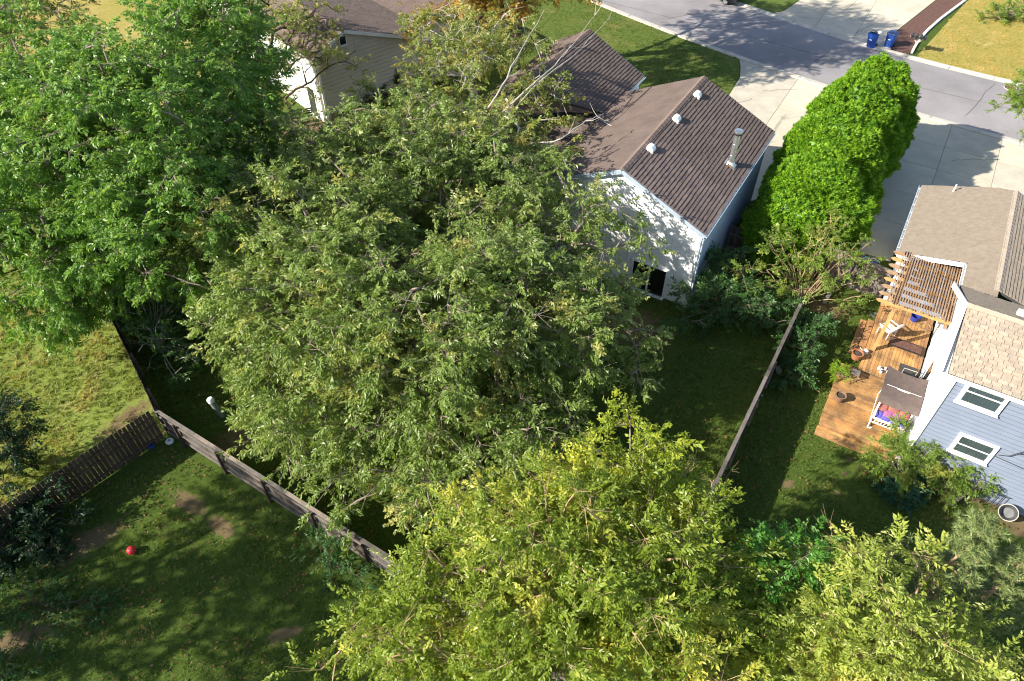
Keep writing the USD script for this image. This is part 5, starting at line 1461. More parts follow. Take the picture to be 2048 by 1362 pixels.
SP_maple = [sprig(s, 11 + s, .40 + .03 * s, .140 + .008 * (s % 3), .072 + .006 * (s % 2), .45 + .06 * s, 1.0) for s in range(6)]
SP_emer = [sprig(20 + s, 12 + s, .40 + .03 * s, .140 + .008 * (s % 3), .078 + .006 * (s % 2), .45 + .07 * s, 1.1) for s in range(6)]
SP_elm = [sprig(40 + s, 12 + 2 * s, .36 + .04 * s, .100 + .008 * (s % 3), .056 + .005 * (s % 2), .15 + .08 * s, .95) for s in range(6)]
SP_pale = [sprig(60 + s, 11 + 2 * s, .38 + .05 * s, .110 + .01 * (s % 3), .052 + .005 * (s % 2), .1 + .08 * s, .95) for s in range(6)]
SP_small = [sprig(80 + s, 16, .30, .075, .042, .2, 1.0) for s in range(4)]
SP_med = [sprig(90 + s, 13, .34, .110, .062, .35, 1.0) for s in range(4)]
SP_fan = [fan(100 + s, 18, .17, .024, .9) for s in range(4)]
SP_needle = [needles(120 + s) for s in range(3)]

def lb(p, rad):
    return (np.array(p, float), rad)

# the big green maple on the left
tree('maple_tree', 'large dense emerald green maple tree filling the upper left', 'tree', (-20.615, 33.367, 0.000), [
    lb((-16.239, 27.266, 7.500), (5.2, 5.2, 4.4)), lb((-20.673, 29.800, 7.000), (4.0, 4, 4)), lb((-14.140, 31.170, 8.000), (3.8, 4, 4)), lb((-19.790, 25.002, 5.500), (3.9, 3.8, 3.3)), lb((-14.270, 23.986, 6.000), (3.6, 3.6, 3.4)),
    lb((-14.943, 36.473, 8.000), (2.6, 2.8, 3.0)), lb((-19.836, 22.848, 4.000), (2.7, 2.4, 2.2)), lb((-13.050, 30.571, 5.500), (2.2, 2.4, 3.2)), lb((-17.447, 23.305, 3.600), (2.0, 1.8, 1.8))],
    'emerald', 'bark', SP_emer, 1, per=1.15, tips=6, sprigs=5, trunk=.34, fork=2.6, maxc=1250, inner=.22)
# the big maple in the middle
tree('maple_tree', 'huge yellow-green maple spreading over the middle of the yard', 'tree', (-4.468, 22.888, 0.000), [
    lb((-3.218, 18.246, 4.600), (4.2, 3.3, 3.1)), lb((-0.077, 19.832, 4.600), (3.2, 3.0, 2.7)), lb((-7.269, 19.357, 4.800), (3.8, 3.4, 3.1)), lb((-9.036, 19.219, 4.400), (2.3, 2.3, 2.4)),
    lb((-3.426, 23.313, 4.700), (4.0, 3.5, 2.6)), lb((0.350, 24.400, 3.800), (3.0, 2.8, 1.9)), lb((-7.848, 23.104, 5.400), (4.0, 3.7, 3.2)), lb((-11.621, 24.016, 5.200), (2.4, 2.6, 3.0)),
    lb((-7.781, 16.919, 3.600), (1.7, 1.6, 1.5)), lb((-4.005, 16.356, 4.000), (2.4, 1.8, 1.7)), lb((2.394, 19.289, 4.600), (2.0, 1.9, 1.8))],
    'maple', 'bark', SP_maple, 2, per=1.15, tips=6, sprigs=5, trunk=.36, fork=1.8, maxc=1250, barefrac=.07, inner=.2,
    bare=[([(-2.215, 19.421, 7.000), (-1.118, 17.992, 6.400), (-0.423, 16.901, 5.000)], .05), ([(-0.787, 19.066, 6.600), (0.643, 18.401, 6.000), (2.844, 18.120, 5.000)], .045), ([(-3.311, 18.189, 7.400), (-2.985, 17.174, 7.200), (-2.223, 16.365, 6.600)], .05)])
tree('maple_tree', 'yellow-green maple crown behind the huge maple, left of the white house', 'tree', (-5.549, 31.533, 0.000), [
    lb((-4.628, 27.771, 5.400), (3.8, 3.2, 3.2)), lb((-8.170, 27.472, 5.600), (3.2, 3.0, 3.0)), lb((-0.768, 27.177, 5.000), (3.2, 2.9, 2.7)), lb((-2.932, 29.964, 5.600), (2.8, 2.4, 2.4))],
    'maple', 'bark', SP_maple, 34, per=1.15, tips=6, sprigs=4, trunk=.26, fork=1.8, inner=.22)
tree('maple_tree', 'thin outer maple limbs reaching in front of the white gable wall', 'tree', (0.858, 24.534, 0.000), [
    lb((2.397, 25.495, 5.400), (1.3, 1.2, 1.3)), lb((3.621, 25.461, 6.200), (.9, .9, .8)), lb((1.883, 26.961, 6.200), (1.3, 1.3, 1.2)), lb((3.888, 21.696, 4.200), (1.5, 1.3, 1.1)), lb((4.980, 20.003, 3.600), (1.1, 1.0, .8)), lb((3.538, 24.098, 4.600), (.9, .9, .8)), lb((4.568, 25.408, 5.200), (.9, .9, .8)), lb((5.722, 24.942, 4.200), (.7, .7, .6)), lb((4.393, 18.338, 2.800), (1.1, .9, .7))],
    'maple', 'bark', SP_maple, 33, per=1.5, tips=4, sprigs=4, trunk=.12, fork=2.0, barefrac=.1)
tree('maple_tree', 'low shaded maple branches hanging dark over the lawn below the big maple', 'tree', (-2.661, 19.627, 0.000), [
    lb((-7.083, 16.076, 2.600), (2.2, 1.8, 1.3)), lb((-3.997, 15.040, 2.800), (2.4, 1.8, 1.3)), lb((-1.121, 14.756, 3.200), (2.2, 1.6, 1.4)), lb((-2.130, 13.241, 2.400), (1.6, 1.3, 1.0)), lb((0.637, 15.544, 3.600), (1.8, 1.4, 1.4)), lb((-5.053, 14.098, 2.000), (1.7, 1.3, .9)), lb((1.157, 14.402, 2.800), (1.3, 1.1, .9)), lb((-8.773, 16.207, 1.800), (1.3, 1.1, .8))],
    'maple', 'bark', SP_maple, 3, per=1.1, tips=5, sprigs=4, trunk=.14, fork=1.0, barefrac=.12)
# behind it: the tree with bare pale limbs next to the wing roof
tree('pale_limbed_tree', 'yellowing tree with bare pale limbs reaching over the brown wing roof', 'tree', (-1.836, 39.660, 0.000), [
    lb((-1.956, 36.162, 6.000), (3.0, 2.6, 3.0)), lb((-5.031, 33.984, 4.900), (2.8, 2.4, 2.6)), lb((1.447, 34.507, 5.600), (1.5, 1.5, 1.7)), lb((-3.490, 40.121, 6.400), (2.2, 2.0, 2.2)), lb((-0.398, 40.776, 6.400), (2.0, 1.8, 2.0)), lb((-7.028, 31.003, 4.400), (2.4, 2.2, 2.2)), lb((-0.591, 31.397, 5.000), (3.0, 2.6, 2.2))],
    'maple_y', 'bark_pale', SP_maple, 4, per=1.5, tips=5, sprigs=4, trunk=.24, fork=2.2, inner=.2, barefrac=.08,
    bare=[([(-0.936, 31.550, 6.400), (1.100, 32.799, 7.800), (2.653, 35.320, 8.000), (4.437, 39.255, 8.400)], .05), ([(-0.574, 31.315, 6.400), (1.363, 33.462, 7.600), (3.193, 35.762, 7.800), (5.175, 39.593, 8.000)], .042),
          ([(-1.579, 32.509, 6.000), (-0.558, 31.652, 8.000), (0.265, 33.996, 8.600), (1.717, 38.387, 9.000)], .06), ([(0.838, 29.849, 6.200), (2.168, 29.101, 6.900), (3.270, 30.474, 7.000), (4.267, 31.262, 7.000)], .045)])
# the trees at the bottom
tree('golden_tree', 'bright yellow-green tree with golden top below the shaded lawn', 'tree', (3.846, 12.061, 0.000), [
    lb((3.260, 11.232, 6.600), (1.45, 1.25, 1.4)), lb((2.210, 10.431, 6.600), (1.2, 1.1, 1.3)), lb((4.273, 10.512, 6.200), (1.15, 1.0, 1.2)), lb((3.420, 9.672, 6.600), (1.5, 1.2, 1.4)), lb((3.482, 12.922, 6.300), (.42, .42, .9)), lb((5.726, 10.135, 5.200), (.8, .75, .9)), lb((4.806, 12.296, 5.900), (.4, .4, .8))],
    'gold', 'bark', SP_elm, 5, per=.85, tips=6, sprigs=4, trunk=.16, fork=2.0, clus=.5, twig=.008)
tree('elm_tree', 'broad yellow-green elm-like tree along the bottom of the picture', 'tree', (1.711, 8.612, 0.000), [
    lb((1.225, 8.644, 6.800), (2.2, 1.8, 2.0)), lb((-0.844, 9.127, 6.400), (1.6, 1.3, 1.6)), lb((3.682, 8.258, 6.200), (2.0, 1.7, 2.0)), lb((1.507, 6.983, 6.800), (2.3, 1.8, 1.9)), lb((-1.045, 7.351, 6.200), (1.9, 1.6, 1.7)), lb((4.296, 6.891, 5.800), (1.9, 1.7, 1.8)),
    lb((-2.751, 6.816, 6.000), (1.5, 1.3, 1.4)), lb((-3.798, 6.424, 5.600), (1.1, 1.0, 1.0)), lb((0.643, 5.798, 6.600), (2.4, 1.6, 1.6)), lb((2.487, 5.646, 6.400), (2.4, 1.6, 1.6)), lb((-2.118, 11.234, 5.400), (.5, .5, 1.0)), lb((0.225, 10.751, 6.200), (.9, .8, 1.2)), lb((-3.789, 7.981, 5.000), (.5, .5, .9))],
    'elm', 'bark_tan', SP_elm, 6, per=.9, tips=6, sprigs=4, trunk=.26, fork=2.0, clus=.6, twig=.008, barefrac=.03,
    bare=[([(0.188, 6.357, 6.600), (-0.975, 6.361, 6.900), (-1.802, 6.244, 6.600)], .035), ([(0.949, 8.909, 7.600), (0.901, 9.378, 8.000), (0.826, 9.778, 8.400)], .022), ([(4.097, 10.569, 6.500), (4.507, 11.055, 7.000), (4.988, 11.248, 7.200)], .02)])
tree('pale_leaved_tree', 'pale yellow-green tree with long leafy shoots at lower right', 'tree', (11.183, 8.456, 0.000), [
    lb((8.379, 7.753, 6.300), (1.5, 1.3, 1.5)), lb((10.053, 8.216, 6.000), (1.2, 1.0, 1.3)), lb((7.389, 7.059, 6.000), (1.5, 1.3, 1.5)), lb((8.666, 6.761, 6.300), (1.8, 1.5, 1.6)), lb((10.608, 7.043, 5.400), (1.2, 1.1, 1.2)), lb((6.653, 6.413, 5.800), (1.4, 1.1, 1.2)),
    lb((7.945, 5.932, 6.200), (1.9, 1.4, 1.4)), lb((10.022, 6.198, 5.400), (1.5, 1.1, 1.2)), lb((8.783, 9.394, 5.600), (.28, .28, .9)), lb((10.006, 9.147, 5.800), (.6, .5, .9))],
    'pale', 'bark_tan', SP_pale, 7, per=.8, tips=5, sprigs=4, trunk=.2, fork=2.0, clus=.55, twig=.008, barefrac=.05,
    bare=[([(6.150, 9.046, 4.500), (6.474, 8.711, 4.600), (7.130, 8.763, 4.800)], .03), ([(8.568, 9.096, 5.900), (8.676, 9.670, 6.200), (8.610, 10.046, 6.600)], .018)])
tree('young_maple', 'small fresh green sapling left of the pale tree', 'tree', (9.305, 11.134, 0.000), [
    lb((6.982, 8.385, 6.500), (.95, .9, 1.2)), lb((7.190, 9.376, 6.200), (.7, .65, .9)), lb((7.918, 8.756, 6.300), (.8, .7, .8)), lb((6.879, 7.862, 5.900), (.7, .6, .8))],
    'fresh', 'bark', SP_med, 8, per=.7, tips=5, sprigs=4, trunk=.07, fork=1.5, clus=.42, twig=.006)

# the row of arborvitae between the two drives
def arborvitae(label, a, b, h, rad, seed):
    base = W(a, b)
    th = thing('arborvitae', label, 'conifer', base, 'arborvitae in the row between the two drives')
    r = np.random.default_rng(seed)
    MB().tube([base, base + UPV * h * .8], [.12, .04], 8).build('trunk', M['bark_dark'], th)
    zc = .34 * h
    def surf(d, k=1.0):
        """point of the crown in direction d: a dome above, a near-cylinder below, with lumps"""
        d = d / np.linalg.norm(d, axis=1, keepdims=True)
        up_ = d[:, 2] > 0
        hh = np.hypot(d[:, 0], d[:, 1]) + 1e-6
        e = np.where(up_, 1.6, 2.4)
        t = 1 / ((hh / rad) ** e + (np.abs(d[:, 2]) / np.where(up_, h - zc, zc * 1.05)) ** e) ** (1 / e)
        p = d * t[:, None] * k
        p = p + (p @ DA)[:, None] * DA * -.22 + (p @ DB)[:, None] * DB * .10 + base + [0, 0, zc]
        lump = meshkit.fbm(p * 1.25 + seed * 7.3, octaves=3) - .5
        return p + d * (lump * 1.25)[:, None] * k, d
    ico = trimesh.creation.icosphere(subdivisions=4)
    v, _ = surf(np.asarray(ico.vertices), .90)
    v[:, 2] = np.maximum(v[:, 2], .05)
    obj('inner_foliage', (v, np.asarray(ico.faces)), LM['thuja'], th, smooth=True)
    n = int(1400 * rad * h)
    d0 = r.normal(0, 1, (n, 3)); d0[:, 2] *= h * .42 / rad * .8
    p0, nrm = surf(d0)
    nrm = nrm * [1 / rad, 1 / rad, 1 / (.6 * h)]; nrm /= np.linalg.norm(nrm, axis=1, keepdims=True)
    p0 += nrm * r.normal(-.03, .07, n)[:, None]
    k = p0[:, 2] > .12
    d = nrm + r.normal(0, .42, (n, 3)) + [0, 0, .45]
    q = quat(np.arctan2(d[:, 1], d[:, 0]), -np.arctan2(d[:, 2], np.hypot(d[:, 0], d[:, 1])), r.uniform(0, 6.28, n))
    scatter('foliage', SP_fan, 'spray', LM['thuja'], p0[k], q[k], r.uniform(.5, 1.25, n)[k], th, kind='stuff')
AVL = ['bright green rounded arborvitae nearest the street, farthest of its row', 'bright green arborvitae second from the street end of the row', 'bright green arborvitae in the middle of the row between the drives',
       'bright green arborvitae behind the leggy shrub, second from the house end', 'darker low arborvitae at the house end of the row, beside the gate fence']
for i, (a, b, h, rd) in enumerate(((17.7, 3.55, 6.5, 2.35), (14.3, 3.2, 6.6, 2.45), (10.9, 3.1, 6.3, 2.5), (7.7, 3.2, 5.6, 2.5), (5.9, 2.7, 4.0, 1.9))):
    arborvitae(AVL[i], a, b, h, rd, 200 + i)

# shrubs
tree('leggy_shrub', 'tall leggy shrub with many tan stems beside the brown fence', 'shrub', (13.993, 25.507, 0.000), [
    lb((14.555, 26.453, 3.000), (1.3, 1.2, .8)), lb((12.603, 26.582, 2.600), (1.0, 1.0, .8)), lb((15.772, 25.849, 2.600), (1.0, .9, .8)), lb((11.285, 25.247, 1.900), (.9, .8, .8)), lb((13.374, 25.247, 1.900), (1.1, .9, .8)), lb((15.338, 24.545, 1.600), (.8, .7, .6)), lb((15.054, 28.310, 3.200), (.9, .7, .5))],
    'bush', 'bark_tan', SP_med, 10, per=.75, tips=4, sprigs=3, trunk=.05, fork=.2, clus=.4, twig=.007, stems=1, inner=.2)
tree('leafy_shrub', 'dark leafy shrub crowding the corner of the white house', 'shrub', (9.980, 24.877, 0.000), [
    lb((9.217, 24.639, 1.200), (1.1, 1.0, 1.0)), lb((11.049, 24.405, 1.100), (1.2, 1.0, .9)), lb((8.199, 23.717, 0.800), (.8, .7, .7)), lb((12.291, 23.614, 0.900), (1.0, .8, .7)), lb((10.265, 26.548, 1.400), (.8, .7, .9))],
    'ivy', 'bark', SP_med, 11, per=.42, tips=5, sprigs=4, trunk=.05, fork=.15, clus=.4, twig=.006, stems=1)
tree('leafy_shrub', 'round green shrub on the deck side of the long brown fence', 'shrub', (12.921, 21.648, 0.000), [
    lb((12.794, 21.726, 0.900), (.75, .75, .7)), lb((12.299, 20.815, 0.600), (.6, .6, .5)), lb((13.653, 23.067, 0.800), (.5, .5, .5))], 'ivy', 'bark', SP_med, 12, per=.3, tips=5, sprigs=4, trunk=.04, fork=.1, clus=.3, twig=.005, stems=1)
tree('deck_shrub', 'light green feathery shrub at the deck end of the blue wall', 'shrub', W(-5.25, 10.9), [
    lb((15.256, 16.317, 1.000), (.85, .75, .75)), lb((14.765, 15.828, 0.700), (.75, .7, .6)), lb((15.995, 16.083, 1.000), (.8, .75, .7))],
    'bush', 'bark', SP_small, 13, per=.20, tips=5, sprigs=4, trunk=.04, fork=.1, clus=.28, twig=.005, stems=1)
tree('deck_shrub', 'darker spreading shrub under the lower blue-wall window', 'shrub', W(-5.1, 12.6), [
    lb((16.668, 15.625, 1.000), (.8, .7, .6)), lb((17.475, 15.308, 0.800), (.75, .65, .6)), lb((16.457, 15.059, 0.500), (.7, .5, .4))],
    'bush', 'bark', SP_small, 14, per=.20, tips=5, sprigs=4, trunk=.04, fork=.1, clus=.28, twig=.005, stems=1)
tree('bluegreen_plant', 'low blue-green plant in the bed in front of the shrubs', 'plant', (15.181, 14.932, 0.000), [lb((14.773, 14.839, 0.220), (.40, .34, .22)), lb((15.562, 15.331, 0.250), (.36, .3, .24))],
     'hosta', 'bark', SP_med, 15, per=.10, tips=4, sprigs=4, trunk=.02, fork=.05, clus=.2, twig=.004, stems=1)
tree('lime_plant', 'small bright lime green plant in the pot on the deck edge', 'plant', tuple((14.220, 20.451, 0.620)), [lb((14.115, 20.518, 0.740), (.24, .24, .16))], 'lime', 'bark', SP_small, 16, scale=.42, per=.02, tips=5, sprigs=6, trunk=.015, fork=.05, clus=.14, twig=.003, stems=1)
tree('fence_vine', 'tangled green vines climbing over the brown fence at left', 'vine', (-16.106, 22.572, 0.000), [
    lb((-17.157, 23.766, 1.700), (.9, .9, .9)), lb((-15.877, 21.952, 1.300), (.9, .8, .9)), lb((-14.737, 20.637, 0.800), (.8, .7, .6)), lb((-15.239, 23.964, 1.200), (1.2, 1.0, .9)), lb((-13.952, 22.221, 0.700), (.9, .8, .5)), lb((-16.041, 25.133, 2.000), (1.2, 1.0, 1.1))],
    'ivy', 'bark_pale', SP_med, 17, per=.75, tips=5, sprigs=3, trunk=.04, fork=.2, clus=.45, twig=.006, stems=1, barefrac=.15)
tree('thin_tree', 'thin sparsely leaved tree in front of the beige house', 'tree', (-15.306, 41.946, 0.000), [
    lb((-12.774, 42.166, 5.800), (1.9, 1.7, 2.0)), lb((-14.981, 41.943, 5.000), (1.6, 1.5, 1.8)), lb((-10.624, 41.915, 4.400), (1.3, 1.1, .9)), lb((-11.514, 44.036, 6.500), (1.6, 1.4, 1.4)), lb((-13.420, 40.911, 3.000), (1.2, 1.0, 1.2)), lb((-16.580, 44.542, 6.000), (1.4, 1.2, 1.6)), lb((-12.884, 41.034, 4.200), (1.6, 1.4, 1.6)), lb((-14.596, 44.287, 6.400), (1.8, 1.5, 1.6))],
    'maple_y', 'bark_dark', SP_med, 18, per=1.3, tips=5, sprigs=3, trunk=.13, fork=2.2, clus=.7, twig=.010, barefrac=.25, inner=.5)
tree('yellow_leaved_tree', 'olive green tree in the far upper left corner', 'tree', (-36.160, 51.325, 0.000), [
    lb((-31.336, 47.017, 5.000), (3.0, 2.8, 3.0)), lb((-33.038, 46.209, 3.400), (2.6, 2.4, 2.2)), lb((-30.443, 48.623, 5.000), (2, 2, 2))], 'olive', 'bark', SP_maple, 19, per=1.8, tips=5, sprigs=3, trunk=.2, fork=1.5)
tree('autumn_tree', 'large autumn tree with orange-brown leaves at the top centre', 'tree', (.3, 50.6, 0), [
    lb((1.5, 50.5, 11.5), (4.6, 4.6, 3.8)), lb((5.6, 49.5, 11.5), (3.4, 3.6, 3.2)), lb((3.6, 53.5, 11), (4, 4, 3.4)), lb((-2.999, 47.088, 5.600), (2.4, 2.0, 1.9)), lb((-0.435, 46.337, 6.500), (2.2, 2.0, 2.0)), lb((-4.937, 46.156, 4.400), (1.6, 1.5, 1.5)), lb((8.0, 51.5, 10.5), (2.6, 2.8, 2.6)), lb((2.0, 47.5, 8.9), (3.6, 3.0, 2.5)), lb((-1.5, 46.5, 9.6), (3.0, 3.0, 2.4)), lb((5.5, 48.5, 8.2), (2.6, 2.4, 1.8))],
    'autumn', 'bark_dark', SP_maple, 20, per=1.3, tips=6, sprigs=4, trunk=.3, fork=3.0, barefrac=.05)
tree('edge_tree', 'green tree cut off by the right edge above the street', 'tree', W(24.0, 15.8), [lb((29.736, 38.053, 3.400), (1.3, 1.3, 1.2)), lb((30.098, 38.372, 4.000), (1.5, 1.4, 1.4))], 'bush', 'bark', SP_med, 21, per=.7, tips=5, sprigs=4, trunk=.1, fork=1.2, clus=.5)
tree('lawn_shrub', 'low pale green shrub on the sunny lawn across the street', 'shrub', (39.663, 59.389, 0.000), [lb((38.787, 59.333, 0.500), (1.0, .7, .45)), lb((40.173, 59.380, 0.600), (1.1, .8, .5)), lb((41.376, 59.573, 0.800), (1, .8, .6))], 'bush', 'bark', SP_med, 22, per=.4, tips=4, sprigs=4, trunk=.04, fork=.1, clus=.3, stems=1)
tree('dark_evergreen', 'dark shrub cut off by the left edge beside the sunny lawn', 'shrub', (-20.296, 15.836, 0.000), [lb((-19.241, 16.376, 2.200), (.75, .8, 1.6)), lb((-19.631, 15.577, 1.400), (.9, .9, 1.2))], 'dark', 'bark_dark', SP_small, 23, per=.32, tips=6, sprigs=4, trunk=.07, fork=.3, clus=.35, twig=.006)
tree('ivy_mound', 'dark ivy mound at the left end of the picket fence', 'shrub', (-17.719, 13.649, 0.000), [lb((-17.688, 14.012, 0.800), (1.0, .9, .7)), lb((-16.895, 13.163, 0.500), (1.0, .8, .5)), lb((-17.893, 12.712, 0.600), (.9, .8, .6))], 'dark', 'bark_dark', SP_med, 24, per=.4, tips=5, sprigs=4, trunk=.04, fork=.1, clus=.4, stems=1)
tree('fence_creeper', 'small creeper growing at the foot of the weathered grey fence', 'vine', (-6.482, 12.061, 0.000), [lb((-6.561, 12.135, 0.600), (.7, .5, .5)), lb((-5.789, 11.490, 0.400), (.6, .5, .35))], 'ivy', 'bark_dark', SP_small, 25, per=.3, tips=5, sprigs=3, trunk=.02, fork=.1, clus=.3, twig=.004, stems=1)
tree('foundation_shrub', 'low dark plants along the brick base of the beige house', 'shrub', (-9.571, 45.009, 0.000), [lb((-9.464, 44.745, 0.500), (1.0, .7, .5)), lb((-7.881, 45.586, 0.600), (1.1, .8, .6))], 'dark', 'bark_dark', SP_med, 26, per=.5, tips=4, sprigs=3, trunk=.03, fork=.1, clus=.35, stems=1)
tree('undergrowth_shrub', 'green shrubs in the gap between the two maples and the beige house', 'shrub', (-11.333, 37.962, 0.000), [lb((-11.250, 36.913, 1.000), (1.4, 1.1, 1.0)), lb((-13.240, 35.748, 1.400), (1.6, 1.2, 1.3)), lb((-7.948, 38.801, 1.200), (1.4, 1.2, 1.1))], 'ivy', 'bark', SP_med, 27, per=.8, tips=5, sprigs=3, trunk=.04, fork=.1, clus=.45, stems=1, barefrac=.1)
tree('bare_bush', 'thin bare twiggy bush at the near end of the long brown fence', 'shrub', (7.844, 14.712, 0.000), [lb((7.781, 14.956, 1.000), (.6, .5, .8)), lb((7.421, 14.133, 0.600), (.5, .4, .5))], 'bush', 'bark_tan', SP_small, 28, per=.3, tips=4, sprigs=1, trunk=.02, fork=.1, clus=.3, twig=.005, stems=1, barefrac=.6)
# the pine at the right edge
def pine(label, base, h, seed, spread):
    th = thing('pine_tree', label, 'tree', base)
    r = np.random.default_rng(seed); base = np.asarray(base, float)
    pts = [base + [r.normal(0, .04), r.normal(0, .04), z] for z in np.linspace(0, h, 14)]
    mb = MB().tube(pts, np.linspace(.11, .015, 14), 8)
    pos, dirs = [], []
    z = 1.4
    while z < h - .1:
        k = r.integers(3, 6); t0 = r.uniform(0, 6.28); L = spread * (1 - (z / h) ** 1.6) + .2
        for i in range(k):
            t = t0 + i * 6.28 / k + r.normal(0, .25); l = L * r.uniform(.6, 1.1)
            d = np.array([math.cos(t), math.sin(t), r.uniform(.15, .45)]); p = np.array([np.interp(z, np.linspace(0, h, 14), np.array(pts)[:, j]) for j in range(3)])
            e = p + d * l; mb.tube([p, (p + e) / 2 - [0, 0, .05], e + [0, 0, .1]], [.025, .016, .008], 5)
            for q in np.arange(.5, 1.02, .12):
                pos.append(p + d * l * q + [0, 0, .1 * q] + r.normal(0, .06, 3)); dirs.append(d + r.normal(0, .45, 3) + [0, 0, .3])
                if r.random() < .7:
                    s = np.cross(d, UPV) * r.choice([-1, 1]) * r.uniform(.15, .35); pos.append(pos[-1] + s); dirs.append(d + s * 2)
                    mb.tube([p + d * l * q, pos[-1]], [.008, .005], 3)
        z += r.uniform(.5, .8)
    pos.append(pts[-1]); dirs.append(UPV)
    mb.build('trunk', M['bark_tan'], th)
    d = np.array(dirs); n = len(d)
    pos2 = np.repeat(np.array(pos), 2, 0) + r.normal(0, .05, (2 * n, 3)); d2 = np.repeat(d, 2, 0) + r.normal(0, .3, (2 * n, 3))
    q = quat(np.arctan2(d2[:, 1], d2[:, 0]), -np.arctan2(d2[:, 2], np.hypot(d2[:, 0], d2[:, 1])), r.uniform(0, 6.28, 2 * n))
    scatter('needles', SP_needle, 'needle_tuft', LM['pine'], pos2, q, r.uniform(.8, 1.25, 2 * n), th, kind='stuff')
pine('loose pine with tufts of needles at the lower right edge', (11.364, 8.825, 8.600)[:2] + (0.0,), 8.6, 31, 1.5)
pine('second pine half cut off by the right edge of the picture', (12.928, 8.638, 7.600)[:2] + (0.0,), 7.6, 32, 1.4)
# trees just outside the picture whose shade falls on the yards
tree('shade_tree', 'tall tree just left of the picture shading the lower left yard', 'tree', (-24, 8, 0), [lb((-24, 8.5, 7.8), (3.2, 3.2, 3.2)), lb((-25.5, 4.5, 9), (3.4, 3.4, 3.2)), lb((-28, 7.5, 10), (3.2, 3.2, 3))], 'emerald', 'bark', SP_emer, 41, per=1.7, tips=5, sprigs=4, barefrac=.3, trunk=.3, fork=2.6)
tree('shade_tree', 'second tree outside the lower left corner shading the lawn', 'tree', (-20, 1.0, 0), [lb((-20, 1.5, 7.2), (3.2, 3.2, 3.2)), lb((-16.5, -1.5, 6), (2.8, 2.6, 2.4)), lb((-23, -1.5, 8), (3, 3, 3))], 'emerald', 'bark', SP_emer, 42, per=1.9, tips=5, sprigs=3, barefrac=.3, trunk=.28, fork=2.4)

# ---------------------------------------------------------------- grass
def tuft(seed, n=9, h=.085, w=.008, lean=.6):
    r = np.random.default_rng(seed); V, F = [], []
    for i in range(n):
        b = np.array([r.normal(0, .045), r.normal(0, .045), 0]); t = r.uniform(0, 6.28)
        s = np.array([math.cos(t), math.sin(t), 0]) * w; d = np.array([r.normal(0, lean), r.normal(0, lean), 1.0]) * h * r.uniform(.6, 1.25)
        q = len(V); V += [b + s, b - s, b + d * .6 + s * .7, b + d * .6 - s * .7, b + d + np.array([d[0], d[1], 0]) * .3]
        F += [[q, q + 1, q + 3], [q, q + 3, q + 2], [q + 2, q + 3, q + 4]]
    return np.array(V), np.array(F)
TUFT = [tuft(300 + s) for s in range(4)]
TUFT_L = [tuft(310 + s, 8, .12, .014, .9) for s in range(3)]
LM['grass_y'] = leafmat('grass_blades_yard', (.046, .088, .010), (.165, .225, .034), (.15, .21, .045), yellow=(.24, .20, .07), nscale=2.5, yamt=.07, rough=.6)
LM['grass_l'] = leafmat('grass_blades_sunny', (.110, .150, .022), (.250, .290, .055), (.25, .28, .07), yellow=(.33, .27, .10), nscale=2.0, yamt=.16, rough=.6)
LM['grass_f'] = leafmat('grass_blades_dry', (.190, .180, .036), (.400, .340, .085), (.38, .33, .10), yellow=(.46, .33, .12), nscale=1.6, yamt=.2, rough=.6)
LM['grass_d'] = leafmat('grass_blades_front', (.060, .105, .012), (.150, .200, .036), (.15, .19, .05), yellow=(.24, .21, .06), nscale=1.6, yamt=.1, rough=.6)

def grass(label, pg, density, m, seed, protos=TUFT, scale=1.0, bare=None):
    r = np.random.default_rng(seed); x0, y0, x1, y1 = pg.bounds
    n = int((x1 - x0) * (y1 - y0) * density)
    xy = np.c_[r.uniform(x0, x1, n), r.uniform(y0, y1, n)]
    from shapely import contains_xy
    xy = xy[contains_xy(pg, xy[:, 0], xy[:, 1])]
    p3 = np.c_[xy * .55, np.full(len(xy), seed * 3.1)]
    k = meshkit.fbm(p3) - .5
    keep = r.random(len(xy)) < np.clip(.75 + 1.6 * k, .12, 1)
    if bare is not None:
        keep &= ~bare(xy) | (r.random(len(xy)) < .08)
    xy = xy[keep]; n = len(xy)
    q = quat(r.uniform(0, 6.28, n), r.normal(0, .12, n), r.normal(0, .12, n))
    pi = scatter('lawn_grass', protos, 'grass_tuft', LM[m], np.c_[xy, np.full(n, .008)], q, scale * r.uniform(.7, 1.35, n), None, kind='stuff')
    tag(pi.GetPrim(), label, 'grass', kind='stuff')

def litter(label, pg, n, m, seed):
    r = np.random.default_rng(seed); x0, y0, x1, y1 = pg.bounds
    from shapely import contains_xy
    xy = np.c_[r.uniform(x0, x1, 4 * n), r.uniform(y0, y1, 4 * n)]
    xy = xy[contains_xy(pg, xy[:, 0], xy[:, 1])]
    k = meshkit.fbm(np.c_[xy * .8, np.full(len(xy), seed)]) ; xy = xy[k > .47][:n]; k = len(xy)
    L_ = []
    for q in range(3):
        vv = leaf(np.zeros(3), np.array([1.0, 0, 0]), UPV, .11, .07, .25, .2 * (q - 1)); L_.append((np.array(vv), np.array([[0, 3, 2], [0, 2, 1]])))
    pi = scatter('fallen_leaves', L_, 'dead_leaf', LM[m], np.c_[xy, r.uniform(.05, .09, k)], quat(r.uniform(0, 6.28, k), r.normal(0, .3, k), r.normal(0, .3, k)), r.uniform(.6, 1.3, k), None, kind='stuff')
    tag(pi.GetPrim(), label, 'leaves', kind='stuff')

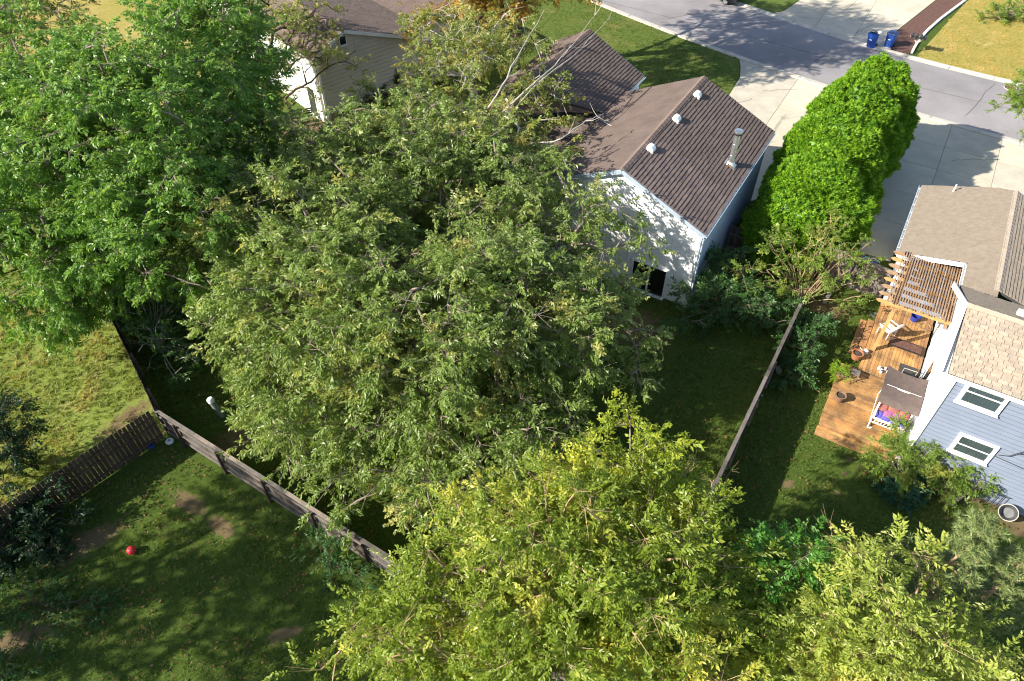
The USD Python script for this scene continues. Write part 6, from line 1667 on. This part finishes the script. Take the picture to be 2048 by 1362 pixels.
def bare_mask(xy):
    m = np.zeros(len(xy), bool)
    for (cx, cy, rx, ry, rz) in BARE:
        c, s = math.cos(rz), math.sin(rz); x, y = xy[:, 0] - cx, xy[:, 1] - cy
        m |= ((c * x + s * y) / rx) ** 2 + ((-s * x + c * y) / ry) ** 2 < 1.0
    return m
yard = sg.Polygon([tuple(W(-18.4, 4.3)[:2]), tuple(corner + [.2, 0]), (-22, 29), (-14, 38), tuple(W(1.2, -12.8)[:2]), tuple(W(0, -8.5)[:2]), tuple(W(0, .4)[:2]), tuple(W(5, .3)[:2]), tuple(W(5, 4.6)[:2])])
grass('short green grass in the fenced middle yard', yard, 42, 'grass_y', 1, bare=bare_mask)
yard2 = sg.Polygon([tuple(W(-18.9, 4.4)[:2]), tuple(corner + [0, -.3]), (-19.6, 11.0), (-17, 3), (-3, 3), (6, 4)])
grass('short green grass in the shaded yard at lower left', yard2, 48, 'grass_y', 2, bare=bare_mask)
yard3 = sg.Polygon([tuple(W(-18.6, 4.8)[:2]), tuple(W(5, 4.9)[:2]), tuple(W(5, 7.9)[:2]), tuple(W(-.3, 7.9)[:2]), tuple(W(-.3, 7.2)[:2]), tuple(W(-4.5, 7.2)[:2]), tuple(W(-4.5, 10.2)[:2]), tuple(W(-5.0, 16)[:2]), (18.5, 8), (10, 4)])
grass('green grass of the yard behind the blue house', yard3, 55, 'grass_y', 3, bare=bare_mask)
LM['weed'] = leafmat('weed_leaves', (.060, .110, .020), (.200, .270, .070), (.20, .27, .10), nscale=2.0, rough=.6)
WEED = [sprig(330 + s, 9, .10, .085, .045, .9, 1.4) for s in range(3)]
for pg_, lab_, sd_ in ((yard, 'broad-leaved weeds in the middle yard grass', 71), (yard2, 'broad-leaved weeds in the shaded lower left yard', 72), (yard3, 'broad-leaved weeds in the grass by the deck', 73), (left_lawn.intersection(sg.box(-30, 8, -13, 34)), 'clumps of weeds in the sunlit left lawn', 74)):
    grass(lab_, pg_, 5 if sd_ < 74 else 8, 'weed', sd_, protos=WEED, scale=1.0)
grass('sunlit yellow-green grass of the left lawn', left_lawn.intersection(sg.box(-30, 8, -13, 34)), 55, 'grass_l', 4, protos=TUFT_L, bare=bare_mask)
grass('dry yellow grass of the lawn across the street', far_lawn.intersection(sg.box(28, 38, 50, 70)), 26, 'grass_f', 5, scale=1.1)
grass('green grass of the front lawn by the street', front_lawn.intersection(sg.box(-6, 36, 24, 70)), 32, 'grass_d', 6)
tree('ground_cover', 'low bluish ground cover plants at the lower left', 'plant', (-15.974, 10.600, 0.000), [lb((-16.582, 10.908, 0.100), (1.4, .9, .12)), lb((-14.812, 10.382, 0.100), (1.2, .7, .12)), lb((-15.905, 8.421, 0.100), (1.3, .8, .12))], 'ivy', 'bark_dark', SP_small, 51, per=.25, tips=4, sprigs=3, trunk=.01, fork=.02, clus=.4, twig=.003, stems=1)

LM['dead'] = leafmat('dead_leaves', (.12, .065, .025), (.34, .20, .08), (.34, .24, .12), nscale=3.0, transl=.1, rough=.8)
litter('dead leaves scattered under the maples in the middle yard', yard, 3500, 'dead', 61)
litter('dead leaves scattered over the shaded lower left yard', yard2, 1800, 'dead', 62)
litter('dead leaves in the grass behind the blue house', yard3, 900, 'dead', 63)
